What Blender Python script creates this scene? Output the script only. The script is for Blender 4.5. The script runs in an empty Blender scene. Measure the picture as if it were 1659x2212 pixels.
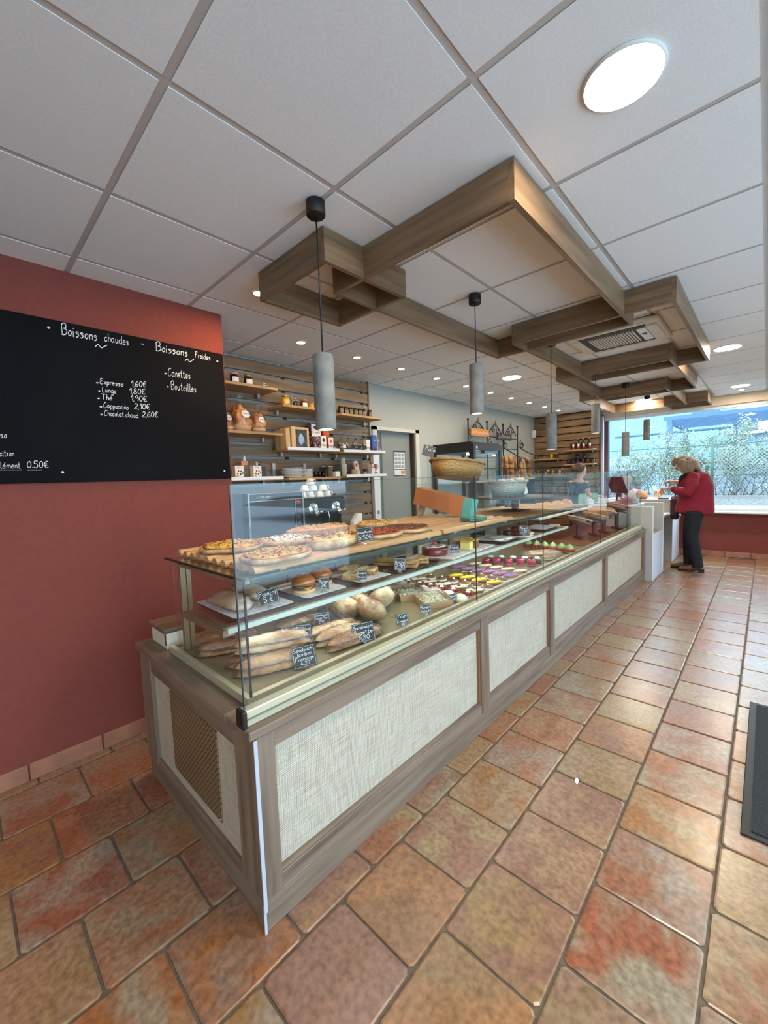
import bpy, bmesh, math, random
from mathutils import Vector, Matrix, noise
random.seed(7)
SC = bpy.context.scene
COL = SC.collection
# ------------------------------------------------------------------ camera
CAMZ = 1.409
yaw, pitch, roll = 0.75618645, -0.07795977, -0.03770395
fwd = Vector((math.cos(yaw)*math.cos(pitch), math.sin(yaw)*math.cos(pitch), math.sin(pitch)))
rgt = Vector((math.sin(yaw), -math.cos(yaw), 0)); upv = rgt.cross(fwd)
r2 = rgt*math.cos(roll)+upv*math.sin(roll); u2 = upv*math.cos(roll)-rgt*math.sin(roll)
cd = bpy.data.cameras.new('camera'); cam = bpy.data.objects.new('camera', cd); COL.objects.link(cam)
cd.sensor_fit = 'HORIZONTAL'; cd.sensor_width = 36; cd.lens = 878.8/1659*36; cd.clip_start = .02; cd.clip_end = 200
cam.matrix_world = Matrix(((r2.x, u2.x, -fwd.x, 0), (r2.y, u2.y, -fwd.y, 0), (r2.z, u2.z, -fwd.z, CAMZ), (0, 0, 0, 1)))
SC.camera = cam
# ------------------------------------------------------------------ world and exposure
wd = bpy.data.worlds.new('overcast_sky'); SC.world = wd; wd.use_nodes = True
bg = wd.node_tree.nodes['Background']; bg.inputs[0].default_value = (0.60, 0.81, 1.0, 1); bg.inputs[1].default_value = 5.0
vs = SC.view_settings; vs.view_transform = 'Standard'; vs.look = 'None'; vs.gamma = 1; vs.exposure = 0.6; vs.use_curve_mapping = False
cy = SC.cycles; cy.max_bounces = 4; cy.diffuse_bounces = 3; cy.glossy_bounces = 2; cy.transmission_bounces = 2; cy.transparent_max_bounces = 14; cy.use_light_tree = False; cy.caustics_reflective = False; cy.caustics_refractive = False
LAMP = 150.0      # radiance of the round ceiling panels
SPOT = 230.0     # radiance of the small downlights
LED = 9.0       # radiance of the strips inside the display
# ------------------------------------------------------------------ helpers
CZ = 2.522
def lin(c):
    o = []
    for v in c:
        v /= 255.0; o.append(v/12.92 if v <= .04045 else ((v+.055)/1.055)**2.4)
    return (o[0], o[1], o[2], 1)
MATS = {}
def nt(name):
    m = bpy.data.materials.new(name); m.use_nodes = True; t = m.node_tree
    return m, t, t.nodes['Principled BSDF']
def mat(name, c, c2=None, scale=8, ramp=(.35, .65), stretch=(1, 1, 1), rough=.5, metal=0, bump=0, bscale=None, coat=0, rand=0, detail=4, emit=0, trans=0, alpha=1, hv=0, c3=None):
    if name in MATS: return MATS[name]
    m, t, p = nt(name); N = t.nodes; L = t.links
    p.inputs['Base Color'].default_value = lin(c); p.inputs['Roughness'].default_value = rough
    p.inputs['Metallic'].default_value = metal; p.inputs['Coat Weight'].default_value = coat
    p.inputs['Transmission Weight'].default_value = trans
    if emit: p.inputs['Emission Color'].default_value = lin(c); p.inputs['Emission Strength'].default_value = emit
    if c2 or bump or hv:
        tc = N.new('ShaderNodeTexCoord'); mp = N.new('ShaderNodeMapping'); mp.inputs['Scale'].default_value = stretch
        vec = tc.outputs['Object']
        if rand:
            oi = N.new('ShaderNodeObjectInfo'); mu = N.new('ShaderNodeMath'); mu.operation = 'MULTIPLY'; mu.inputs[1].default_value = 37.0
            L.new(oi.outputs['Random'], mu.inputs[0]); ad = N.new('ShaderNodeVectorMath'); ad.operation = 'ADD'
            L.new(vec, ad.inputs[0]); L.new(mu.outputs[0], ad.inputs[1]); vec = ad.outputs[0]
        L.new(vec, mp.inputs[0])
        nz = N.new('ShaderNodeTexNoise'); nz.inputs['Scale'].default_value = scale; nz.inputs['Detail'].default_value = detail
        L.new(mp.outputs[0], nz.inputs['Vector']); col = None
        if c2:
            cr = N.new('ShaderNodeValToRGB'); e = cr.color_ramp.elements
            e[0].position = ramp[0]; e[0].color = lin(c); e[1].position = ramp[1]; e[1].color = lin(c2)
            if c3: q = e.new((ramp[1]+1)/2); q.color = lin(c3)
            L.new(nz.outputs['Fac'], cr.inputs[0]); col = cr.outputs[0]
        if hv and rand:
            hs = N.new('ShaderNodeHueSaturation'); mr = N.new('ShaderNodeMapRange')
            mr.inputs[3].default_value = 1-hv; mr.inputs[4].default_value = 1+hv
            L.new(oi.outputs['Random'], mr.inputs[0]); L.new(mr.outputs[0], hs.inputs['Value'])
            if col: L.new(col, hs.inputs['Color'])
            else: hs.inputs['Color'].default_value = lin(c)
            col = hs.outputs[0]
        if col: L.new(col, p.inputs['Base Color'])
        if bump:
            n2 = nz
            if bscale:
                n2 = N.new('ShaderNodeTexNoise'); n2.inputs['Scale'].default_value = bscale; n2.inputs['Detail'].default_value = 3
                L.new(mp.outputs[0], n2.inputs['Vector'])
            b = N.new('ShaderNodeBump'); b.inputs['Strength'].default_value = bump; b.inputs['Distance'].default_value = .01
            L.new(n2.outputs['Fac'], b.inputs['Height']); L.new(b.outputs[0], p.inputs['Normal'])
    MATS[name] = m; return m
def glass_mat(name, tint=(1, 1, 1), refl=1.0, rough=0.0, film=0.0, bump=0):
    m, t, p = nt(name); N = t.nodes; L = t.links; N.remove(p)
    out = [n for n in N if n.type == 'OUTPUT_MATERIAL'][0]
    tr = N.new('ShaderNodeBsdfTransparent'); tr.inputs[0].default_value = (*tint, 1)
    gl = N.new('ShaderNodeBsdfGlossy'); gl.inputs['Roughness'].default_value = rough
    fr = N.new('ShaderNodeLayerWeight'); fr.inputs['Blend'].default_value = .5; pw = N.new('ShaderNodeMath'); pw.operation = 'POWER'; pw.inputs[1].default_value = 5; L.new(fr.outputs['Facing'], pw.inputs[0])
    mu = N.new('ShaderNodeMath'); mu.operation = 'MULTIPLY_ADD'; mu.inputs[1].default_value = .8*refl; mu.inputs[2].default_value = .035*refl+film; mu.use_clamp = True
    L.new(pw.outputs[0], mu.inputs[0]); mx = N.new('ShaderNodeMixShader')
    L.new(mu.outputs[0], mx.inputs[0]); L.new(tr.outputs[0], mx.inputs[1]); L.new(gl.outputs[0], mx.inputs[2]); L.new(mx.outputs[0], out.inputs[0])
    if bump:
        tc = N.new('ShaderNodeTexCoord'); nz = N.new('ShaderNodeTexNoise'); nz.inputs['Scale'].default_value = 42; nz.inputs['Detail'].default_value = 4
        nz.inputs['Distortion'].default_value = 1.5
        b = N.new('ShaderNodeBump'); b.inputs['Strength'].default_value = bump; b.inputs['Distance'].default_value = .01
        L.new(tc.outputs['Object'], nz.inputs['Vector']); L.new(nz.outputs['Fac'], b.inputs['Height'])
        L.new(b.outputs[0], gl.inputs['Normal'])
    MATS[name] = m; return m
GLASS = glass_mat('clear_glass', (.97, .99, .985), 1.0)
WGLASS = glass_mat('window_glass', (.95, .985, 1.0), 1.0)
FILM = glass_mat('cling_film', (.96, .96, .98), 1.6, .06, .045, 1.0)
BAGF = glass_mat('cellophane', (.96, .96, .96), 1.2, .1, .05, .8)
def wood(name, ax, a=(140, 119, 98), b=(100, 82, 66), rough=.45, sc=3.0):
    s = [9, 9, 9]; s[ax] = .55
    return mat(name, b, a, scale=sc, ramp=(.3, .62), stretch=tuple(s), rough=rough, bump=.06, detail=7, rand=1)
WX = wood('oak_laminate_x', 0, (130, 112, 96), (92, 77, 64)); WY = wood('oak_laminate_y', 1, (130, 112, 96), (92, 77, 64)); WZ = wood('oak_laminate_z', 2, (130, 112, 96), (92, 77, 64))
BX = wood('beam_laminate_x', 0, (136, 108, 80), (96, 73, 50)); BY = wood('beam_laminate_y', 1, (136, 108, 80), (96, 73, 50))
SX = wood('slat_oak_x', 0, (142, 114, 86), (98, 76, 54)); SY = wood('slat_oak_y', 1, (150, 120, 86), (104, 80, 54))
SHW = wood('shelf_oak', 0, (188, 152, 104), (154, 118, 74)); BEECH = wood('beech', 0, (204, 162, 116), (178, 134, 90), sc=2)
DKW = mat('dark_wood', (92, 52, 40), (70, 38, 30), scale=4, rough=.5)
BLACK = mat('matt_black', (18, 18, 19), rough=.5); BLK2 = mat('gloss_black', (14, 14, 16), rough=.15)
CHALK = mat('chalkboard', (16, 18, 21), (20, 22, 25), scale=3, rough=.85)
CHALK.node_tree.nodes['Principled BSDF'].inputs['Specular IOR Level'].default_value = .1
WHITE = mat('white_lacquer', (232, 234, 238), rough=.4); WCHALK = mat('white_chalk', (236, 236, 232), rough=.9)
ALU = mat('brushed_alu', (190, 192, 190), rough=.35, metal=.9); CHROME = mat('chrome', (215, 215, 215), rough=.12, metal=1)
CHAMP = mat('champagne_metal', (205, 200, 172), rough=.35, metal=.45); DECK = mat('champagne_tray', (146, 136, 106), rough=.4, metal=.35); POSTM = mat('champagne_post', (150, 134, 102), rough=.4, metal=.4)
STEEL = mat('dark_steel', (52, 54, 58), rough=.25, metal=.7)
CONC = mat('concrete', (134, 132, 126), (114, 112, 107), scale=14, rough=.85, bump=.25, bscale=60, rand=1)
class MB:
    def __init__(s): s.v = []; s.f = []; s.M = Matrix.Identity(4); s.sm = []; s.mi = []; s.m = 0
    def add(s, vs, fs, smooth=False):
        o = len(s.v); s.v += [tuple(s.M @ Vector(p)) for p in vs]
        for f in fs: s.f.append(tuple(i+o for i in f)); s.sm.append(smooth); s.mi.append(s.m)
        return s
    def box(s, x0, x1, y0, y1, z0, z1):
        vs = [(x, y, z) for z in (z0, z1) for y in (y0, y1) for x in (x0, x1)]
        return s.add(vs, [(0, 2, 3, 1), (4, 5, 7, 6), (0, 1, 5, 4), (2, 6, 7, 3), (0, 4, 6, 2), (1, 3, 7, 5)])
    def lathe(s, prof, n=24, c=(0, 0, 0), sx=1, sy=1, wob=0, seed=0, caps=True):
        vs = []; fs = []
        for k, (r, z) in enumerate(prof):
            for i in range(n):
                a = 2*math.pi*i/n; w = 1+(wob*noise.noise((math.cos(a)*1.7+seed, math.sin(a)*1.7, seed*3.1)) if wob else 0)
                vs.append((c[0]+r*w*math.cos(a)*sx, c[1]+r*w*math.sin(a)*sy, c[2]+z))
        for k in range(len(prof)-1):
            for i in range(n):
                j = (i+1) % n; fs.append((k*n+i, k*n+j, (k+1)*n+j, (k+1)*n+i))
        if caps: fs.append(tuple(range(n))[::-1]); fs.append(tuple((len(prof)-1)*n+i for i in range(n)))
        return s.add(vs, fs, True)
    def tube(s, pts, r, n=8, flat=1.0, closed=False):
        pts = [Vector(p) for p in pts]; m = len(pts); vs = []; fs = []; nrm = None
        for k, p in enumerate(pts):
            d = (pts[min(k+1, m-1)]-pts[max(k-1, 0)])
            if d.length < 1e-9: d = Vector((0, 0, 1))
            d.normalize()
            if nrm is None:
                nrm = Vector((0, 0, 1)) if abs(d.z) < .9 else Vector((1, 0, 0))
            nrm = (nrm-d*nrm.dot(d)); nrm.normalize(); b = d.cross(nrm)
            rr = r[k] if isinstance(r, (list, tuple)) else r
            ra, rb = rr if isinstance(rr, tuple) else (rr, rr*flat)
            for i in range(n):
                a = 2*math.pi*i/n; vs.append(p+b*(ra*math.cos(a))+nrm*(rb*math.sin(a)))
        for k in range(m-1):
            for i in range(n):
                j = (i+1) % n; fs.append((k*n+i, k*n+j, (k+1)*n+j, (k+1)*n+i))
        fs.append(tuple(range(n))[::-1]); fs.append(tuple((m-1)*n+i for i in range(n)))
        return s.add(vs, fs, True)
    def ball(s, c, rx, ry=None, rz=None, n=14, m=9, zmin=-1, wob=0, seed=0):
        ry = ry or rx; rz = rz or rx; vs = []; fs = []
        for k in range(m+1):
            ph = -math.pi/2+math.pi*k/m; z = max(math.sin(ph), zmin); cr = math.cos(ph) if z > zmin or zmin <= -1 else math.sqrt(max(0, 1-zmin*zmin))*(k/m)*2.0
            cr = min(cr, 1)
            for i in range(n):
                a = 2*math.pi*i/n; d = Vector((cr*math.cos(a), cr*math.sin(a), z))
                w = 1+(wob*noise.noise(d*2.2+Vector((seed, seed*2, 0))) if wob else 0)
                vs.append((c[0]+d.x*rx*w, c[1]+d.y*ry*w, c[2]+d.z*rz*w))
        for k in range(m):
            for i in range(n):
                j = (i+1) % n; fs.append((k*n+i, k*n+j, (k+1)*n+j, (k+1)*n+i))
        return s.add(vs, fs, True)
    def prism(s, poly, z0, z1, ax='z', smooth=False):
        n = len(poly)
        if ax == 'z': vs = [(x, y, z0) for x, y in poly]+[(x, y, z1) for x, y in poly]
        elif ax == 'y': vs = [(x, z0, y) for x, y in poly]+[(x, z1, y) for x, y in poly]
        else: vs = [(z0, x, y) for x, y in poly]+[(z1, x, y) for x, y in poly]
        fs = [tuple(range(n))[::-1], tuple(range(n, 2*n))]
        for i in range(n): j = (i+1) % n; fs.append((i, j, j+n, i+n))
        return s.add(vs, fs, smooth)
    def grid(s, fn, nu, nv, smooth=True):
        vs = [fn(u/nu, v/nv) for v in range(nv+1) for u in range(nu+1)]
        fs = [(v*(nu+1)+u, v*(nu+1)+u+1, (v+1)*(nu+1)+u+1, (v+1)*(nu+1)+u) for v in range(nv) for u in range(nu)]
        return s.add(vs, fs, smooth)
    def mesh(s, name, mats, bevel=0, weld=False):
        me = bpy.data.meshes.new(name); me.from_pydata(s.v, [], s.f)
        me.polygons.foreach_set('use_smooth', s.sm); me.polygons.foreach_set('material_index', s.mi)
        for m in (mats if isinstance(mats, (list, tuple)) else [mats]): me.materials.append(m)
        bm = bmesh.new(); bm.from_mesh(me)
        if weld: bmesh.ops.remove_doubles(bm, verts=bm.verts, dist=1e-5)
        bmesh.ops.recalc_face_normals(bm, faces=bm.faces)
        if bevel:
            es = [e for e in bm.edges if len(e.link_faces) == 2 and e.calc_face_angle(0) > .6]
            bmesh.ops.bevel(bm, geom=es, offset=bevel, segments=1, affect='EDGES', clamp_overlap=True)
        bm.to_mesh(me); bm.free(); me.update(); return me
    def obj(s, name, mats, parent=None, bevel=0, weld=False, loc=None, rz=0):
        return link(name, s.mesh(name, mats, bevel, weld), parent, loc, rz)
def link(name, me, parent=None, loc=None, rz=0):
    o = bpy.data.objects.new(name, me); COL.objects.link(o)
    if parent is not None: o.parent = parent
    if loc is not None: o.location = loc
    if rz: o.rotation_euler.z = rz
    return o
def tag(o, label, cat, group=None):
    o['label'] = label; o['category'] = cat
    if group: o['group'] = group
    return o
def thing(name, label, cat, loc=(0, 0, 0), rz=0, group=None):
    o = bpy.data.objects.new(name, None); COL.objects.link(o); o.location = loc; o.rotation_euler = (0, 0, rz); o.empty_display_size = .05
    return tag(o, label, cat, group)
def struct(o): o['kind'] = 'structure'; return o
def holder(name):
    o = bpy.data.objects.new(name, None); COL.objects.link(o); return struct(o)
def copytree(o, parent=None):
    c = o.copy(); COL.objects.link(c); c.parent = parent
    for ch in list(o.children): copytree(ch, c)
    return c
def B(*a): return MB().box(*a)
ORD = ['frontmost', 'second', 'third', 'fourth', 'fifth', 'sixth', 'seventh', 'eighth']
# ------------------------------------------------------------------ floor: terracotta tiles laid in running bond
def tile_mat(name, island):
    m, t, p = nt(name); N = t.nodes; L = t.links
    tc = N.new('ShaderNodeTexCoord'); rnd = N.new('ShaderNodeNewGeometry') if island else N.new('ShaderNodeObjectInfo')
    ro = rnd.outputs['Random Per Island'] if island else rnd.outputs['Random']
    mu = N.new('ShaderNodeMath'); mu.operation = 'MULTIPLY'; mu.inputs[1].default_value = 91.0; L.new(ro, mu.inputs[0])
    ad = N.new('ShaderNodeVectorMath'); L.new(tc.outputs['Object'], ad.inputs[0]); L.new(mu.outputs[0], ad.inputs[1])
    def ns(sc, det, dist=0):
        n = N.new('ShaderNodeTexNoise'); n.inputs['Scale'].default_value = sc; n.inputs['Detail'].default_value = det; n.inputs['Distortion'].default_value = dist
        L.new(ad.outputs[0], n.inputs['Vector']); return n.outputs['Fac']
    def rp(inp, st):
        c = N.new('ShaderNodeValToRGB'); e = c.color_ramp.elements
        e[0].position, e[0].color = st[0][0], lin(st[0][1]); e[1].position, e[1].color = st[-1][0], lin(st[-1][1])
        for q, cc in st[1:-1]: k = e.new(q); k.color = lin(cc)
        L.new(inp, c.inputs[0]); return c.outputs[0]
    a = rp(ro, [(0, (188, 120, 76)), (.2, (182, 152, 102)), (.38, (172, 130, 112)), (.55, (192, 122, 76)), (.72, (168, 150, 116)), (.86, (180, 108, 78)), (1, (168, 138, 126))])
    m2 = N.new('ShaderNodeMath'); m2.operation = 'FRACT'; m3 = N.new('ShaderNodeMath'); m3.operation = 'MULTIPLY'; m3.inputs[1].default_value = 17.3
    L.new(ro, m3.inputs[0]); L.new(m3.outputs[0], m2.inputs[0])
    b = rp(m2.outputs[0], [(0, (192, 166, 124)), (.3, (180, 164, 152)), (.6, (196, 140, 94)), (.8, (182, 172, 150)), (1, (168, 112, 92))])
    big = rp(ns(6.5, 4, .6), [(.38, (0, 0, 0)), (.62, (255, 255, 255))])
    mx = N.new('ShaderNodeMix'); mx.data_type = 'RGBA'; L.new(big, mx.inputs[0]); L.new(a, mx.inputs[6]); L.new(b, mx.inputs[7])
    fine = rp(ns(52, 8), [(.30, (166, 160, 153)), (.64, (220, 215, 210))])
    my = N.new('ShaderNodeMix'); my.data_type = 'RGBA'; my.blend_type = 'MULTIPLY'; my.inputs[0].default_value = 1.0
    L.new(mx.outputs[2], my.inputs[6]); L.new(fine, my.inputs[7]); L.new(my.outputs[2], p.inputs['Base Color'])
    bp = N.new('ShaderNodeBump'); bp.inputs['Strength'].default_value = .25; bp.inputs['Distance'].default_value = .004
    L.new(ns(18, 5), bp.inputs['Height']); L.new(bp.outputs[0], p.inputs['Normal'])
    p.inputs['Roughness'].default_value = .28; p.inputs['Specular IOR Level'].default_value = .9
    return m
TM, TMI = tile_mat('terracotta_tile', False), tile_mat('terracotta_tile_far', True)
BASEM = mat('terracotta_skirting', (176, 122, 96), (152, 100, 80), scale=9, rough=.45, rand=1, hv=.12)
floor = struct(B(-2.6, 8.3, -2.4, 3.4, -.06, -.006).obj('floor', mat('grout', (112, 98, 82), (94, 82, 70), scale=30, rough=.9)))
TP = .3062
def tile_shape(seed, hx=.1502, hy=.1502):
    rr = random.Random(seed); poly = []
    for (ax, ay, bx, by) in ((-1, -1, 1, -1), (1, -1, 1, 1), (1, 1, -1, 1), (-1, 1, -1, -1)):
        for q in (.035, .2, .4, .6, .8, .965):
            w = 1-(.004+.012*rr.random())
            x = ax+(bx-ax)*q; y = ay+(by-ay)*q
            poly.append((x*hx*(w if abs(x) == 1 else .985), y*hy*(w if abs(y) == 1 else .985)))
    n = len(poly); vs = [(x, y, -.008) for x, y in poly]+[(x, y, -.002) for x, y in poly]+[(x*.965, y*.965, 0) for x, y in poly]
    fs = [tuple(range(2*n, 3*n))]
    for k in range(2):
        for i in range(n): j = (i+1) % n; fs.append((k*n+i, k*n+j, (k+1)*n+j, (k+1)*n+i))
    return vs, fs
tvar = []
for q in range(6):
    vs_, fs_ = tile_shape(q); tvar.append(MB().add(vs_, fs_).mesh('floor_tile', TM))
cand = []
for row in range(-9, 12):
    y0 = .094+TP*row; cy = y0+TP/2
    ph = 1.1004 if row % 2 == 0 else 1.1004+TP/2
    for k in range(-13, 25):
        cx = ph+TP*k+TP/2
        if cx < -2.5 or cx > 8.2 or cy < -2.3 or cy > 3.3: continue
        if cx < 1.3 and cy > 2.6+.12: continue
        if .72 < cx < 8.2 and 1.3 < cy < 2.1: continue
        P = Vector((cx, cy, -CAMZ)); d = P.dot(fwd); vis = False; s_ = 0
        if d > .1:
            X = 829.5+878.8*P.dot(r2)/d; Y = 1106-878.8*P.dot(u2)/d
            vis = -260 < X < 1900 and Y < 2520; s_ = 1/P.length
            if cy > 1.25 and cx > .7: vis = False
        cand.append((-s_ if vis else 1, cx, cy))
cand.sort(); rest = MB()
for i, (s_, cx, cy) in enumerate(cand):
    if i < 300 and s_ < 0:
        o = link('floor_tile', tvar[(i*7) % 6], floor, (cx, cy, random.uniform(-.0006, .0006)))
        o.rotation_euler.z = (math.pi/2)*random.randrange(4)
    else:
        rest.M = Matrix.Translation((cx, cy, 0)); vs_, fs_ = tile_shape(i % 6); rest.add(vs_, fs_)
rest.M = Matrix.Identity(4); ro = rest.obj('far_floor_tiles', TMI, floor); ro['kind'] = 'stuff'
# ------------------------------------------------------------------ ceiling: tegular panels in a T-bar grid
GX, GY = .495, .032
CTM = mat('ceiling_panel', (243, 246, 246), (236, 239, 239), scale=160, rough=.95, bump=.12, bscale=420, rand=1, hv=.015)
ceil = struct(B(-2.6, 8.3, -2.4, 3.4, CZ+.012, CZ+.06).obj('ceiling', mat('plenum', (120, 116, 110), rough=.9)))
TB = mat('t_bar', (196, 190, 184), rough=.5)
lights = [(1.398, .327), (5.05, .30), (7.52, .296), (4.459, 2.14), (7.59, 1.451), (-1.6, .327), (1.398, -1.47), (5.05, -1.47), (-1.6, -1.47)]
def hole(x0, x1, y0, y1):
    return x0 < 3.8 < x1 and False
pan = {}
for i in range(-6, 14):
    for j in range(-5, 7):
        x0, x1, y0, y1 = GX+.6*i+.012, GX+.6*(i+1)-.012, GY+.598*j+.012, GY+.598*(j+1)-.012
        x0 = max(x0, -2.59); x1 = min(x1, 8.29); y0 = max(y0, -2.39); y1 = min(y1, 3.34)
        if x1-x0 < .03 or y1-y0 < .03: continue
        key = (round(x1-x0, 3), round(y1-y0, 3))
        if key not in pan:
            a, b = key[0]/2, key[1]/2
            pan[key] = MB().add([(-a, -b, 0), (a, -b, 0), (a, b, 0), (-a, b, 0), (-a, -b, -.0025), (a, -b, -.0025), (a, b, -.0025), (-a, b, -.0025)],
                                [(4, 7, 6, 5), (0, 1, 5, 4), (1, 2, 6, 5), (2, 3, 7, 6), (3, 0, 4, 7), (0, 3, 2, 1)]).mesh('ceiling_panel', CTM)
        link('ceiling_panel', pan[key], ceil, ((x0+x1)/2, (y0+y1)/2, CZ))
for i in range(-5, 14):
    x = GX+.6*i; B(x-.012, x+.012, -2.39, 3.34, CZ+.001, CZ+.011).obj('ceiling_rail', TB, ceil)
for j in range(-4, 7):
    y = GY+.598*j
    if y < 3.3: B(-2.59, 8.29, y-.012, y+.012, CZ+.0005, CZ+.0105).obj('ceiling_rail', TB, ceil)
# ------------------------------------------------------------------ walls
REDW = mat('terracotta_paint', (128, 62, 52), (124, 59, 49), scale=40, rough=.85, bump=.08, bscale=120)
GREYW = mat('pale_grey_paint', (176, 179, 172), (171, 174, 168), scale=30, rough=.7, bump=.06, bscale=120)
REDG = mat('red_gloss_paint', (160, 46, 44), rough=.3)
struct(B(-2.75, 1.295, 2.612, 3.5, -.06, CZ).obj('wall_left', REDW))
wb = holder('wall_back')
B(1.295, 3.43, 3.36, 3.5, -.06, CZ).obj('wall_panel', GREYW, wb); B(4.235, 8.45, 3.36, 3.5, -.06, CZ).obj('wall_panel', GREYW, wb); B(3.43, 4.235, 3.36, 3.5, 2.02, CZ).obj('wall_panel', GREYW, wb)
wf = holder('wall_front')
B(8.3, 8.45, -2.4, 3.5, -.06, .70).obj('wall_panel', REDW, wf); B(8.3, 8.45, -2.4, 3.5, 2.375, CZ).obj('wall_panel', mat('soffit_beige', (216, 200, 176), rough=.6), wf); B(8.3, 8.45, 2.2, 3.5, .70, 2.375).obj('wall_panel', REDG, wf)
B(8.3, 8.45, -2.4, -2.32, .70, 2.375).obj('wall_panel', GREYW, wf)
struct(B(-2.75, -2.6, -2.4, 3.5, -.06, CZ).obj('wall_rear', GREYW))
wr = holder('wall_right')
B(-2.75, 8.45, -2.55, -2.4, 2.42, CZ).obj('wall_panel', GREYW, wr); B(-2.75, -2.45, -2.55, -2.4, -.06, 2.42).obj('wall_panel', GREYW, wr); B(4.3, 8.45, -2.55, -2.4, -.06, 2.42).obj('wall_panel', GREYW, wr)
FRM = mat('window_frame_white', (232, 236, 236), rough=.35); FRMG = mat('window_frame_grey', (96, 100, 104), rough=.4)
w1 = holder('window_1')
for k in range(4): B(-2.45+2.25*k-.03, -2.45+2.25*k+.05, -2.53, -2.44, 0, 2.42).obj('mullion', FRMG, w1)
B(-2.45, 4.3, -2.53, -2.44, 0, .1).obj('frame_rail', FRMG, w1); B(-2.45, 4.3, -2.53, -2.44, 2.36, 2.42).obj('frame_rail', FRMG, w1)
for k in range(3): B(-2.40+2.25*k, -2.48+2.25*(k+1), -2.49, -2.484, .1, 2.36).obj('pane', WGLASS, w1)
w2 = holder('window_2')
B(8.27, 8.36, -2.32, 2.2, .70, .715).obj('sill', FRM, w2)
B(8.18, 8.3, -2.32, 2.0, .695, .725).obj('sill', FRM, w2, bevel=.004)
B(8.36, 8.43, -2.32, 2.2, .715, .80).obj('frame_rail', FRM, w2, bevel=.006); B(8.34, 8.36, -2.32, 2.2, .76, .79).obj('frame_rail', FRM, w2)
B(8.36, 8.43, -2.32, 2.2, 2.33, 2.375).obj('frame_rail', FRM, w2); B(8.34, 8.43, 2.14, 2.2, .8, 2.33).obj('frame_stile', FRMG, w2); B(8.36, 8.43, -2.32, -2.26, .8, 2.33).obj('frame_stile', FRM, w2)
B(8.39, 8.397, -2.26, 2.14, .8, 2.33).obj('pane', WGLASS, w2)
B(8.12, 8.30, 2.19, 2.235, 0, 2.44).obj('red_jamb', REDG, w2, bevel=.004)
B(8.10, 8.16, 2.165, 2.19, .9, 2.40).obj('jamb_edge', mat('jamb_pale', (226, 220, 224), rough=.3), w2)
# tile skirting
bl = holder('baseboard_left')
x = -2.6
while x < 1.28:
    B(x+.002, min(x+.302, 1.29), 2.602, 2.612, 0, .085).obj('skirting_tile', BASEM, bl, bevel=.002); x += .306
bf = holder('baseboard_front')
y = -2.3
while y < 1.05:
    B(8.29, 8.3, y+.002, y+.302, 0, .085).obj('skirting_tile', BASEM, bf, bevel=.002); y += .306
# door in back wall
DG = mat('door_grey', (120, 126, 122), rough=.55); DJ = mat('door_jamb', (205, 203, 190), rough=.5)
d1 = holder('door_1')
B(3.40, 3.47, 3.335, 3.5, 0, 2.04).obj('jamb', DJ, d1); B(4.19, 4.26, 3.335, 3.5, 0, 2.04).obj('jamb', DJ, d1); B(3.40, 4.26, 3.335, 3.5, 2.0, 2.04).obj('jamb', DJ, d1)
B(3.47, 3.62, 3.44, 3.48, 0, 2.0).obj('side_panel', DG, d1); B(3.63, 4.19, 3.42, 3.46, 0, 2.0).obj('leaf', mat('door_leaf', (138, 143, 138), rough=.55), d1)
B(4.165, 4.19, 3.36, 3.42, 0, 2.0).obj('weather_strip', mat('strip_dark', (60, 48, 34), rough=.5), d1)
B(3.36, 3.46, 3.305, 3.335, 0, 1.75).obj('side_post', WHITE, d1)
B(3.395, 3.425, 3.30, 3.306, 1.02, 1.06).obj('strike_plate', CHROME, d1)
pst = thing('notice', 'white printed notice with a blue border on the grey door', 'poster')
B(3.83, 4.055, 3.412, 3.42, 1.46, 1.775).obj('sheet', mat('notice_paper', (222, 222, 216), rough=.7), pst)
for a in ((3.83, 4.055, 1.755, 1.775), (3.83, 4.055, 1.46, 1.468), (3.83, 3.837, 1.46, 1.775), (4.048, 4.055, 1.46, 1.775), (3.83, 4.055, 1.535, 1.543)):
    B(a[0], a[1], 3.410, 3.4119, a[2], a[3]).obj('border', mat('navy_print', (40, 62, 120), rough=.6), pst)
for i in range(3):
    for j in range(4):
        B(3.848+i*.066, 3.9+i*.066, 3.4105, 3.4119, 1.557+j*.048, 1.592+j*.048).obj('printed_block', mat('grey_print', (150, 156, 168), rough=.7), pst)
B(3.965, 4.04, 3.4105, 3.4119, 1.48, 1.52).obj('printed_block', mat('orange_print', (206, 128, 60), rough=.7), pst)
# ------------------------------------------------------------------ slat panelling
GAPM = mat('slat_backing', (46, 38, 30), rough=.8); GAPG = mat('slat_backing_pale', (150, 156, 152), rough=.7)
t1 = holder('trim_1')
B(1.30, 3.31, 3.335, 3.36, .9, 2.50).obj('backing', GAPG, t1)
z = 2.497
while z > .95:
    B(1.30, 3.30, 3.30, 3.32, z-.1, z).obj('slat', SX, t1, bevel=.002); z -= .1225
for xx in (1.62, 2.2, 2.76, 3.22): B(xx, xx+.03, 3.32, 3.335, .9, 2.51).obj('batten', GAPM, t1)
B(3.30, 3.315, 3.29, 3.335, .9, 2.515).obj('edge_strip', SX, t1)
t2 = holder('trim_2')
B(7.99, 8.12, 2.235, 3.36, 0, CZ).obj('backing', GAPM, t2)
z = 2.50
while z > .3:
    B(7.95, 7.975, 2.17, 3.36, z-.105, z).obj('slat', SY, t2, bevel=.002); z -= .1225
B(7.975, 7.99, 2.6, 2.66, .3, 2.5).obj('batten', SY, t2); B(7.975, 7.99, 3.28, 3.36, .3, 2.5).obj('batten', SY, t2)
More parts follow.
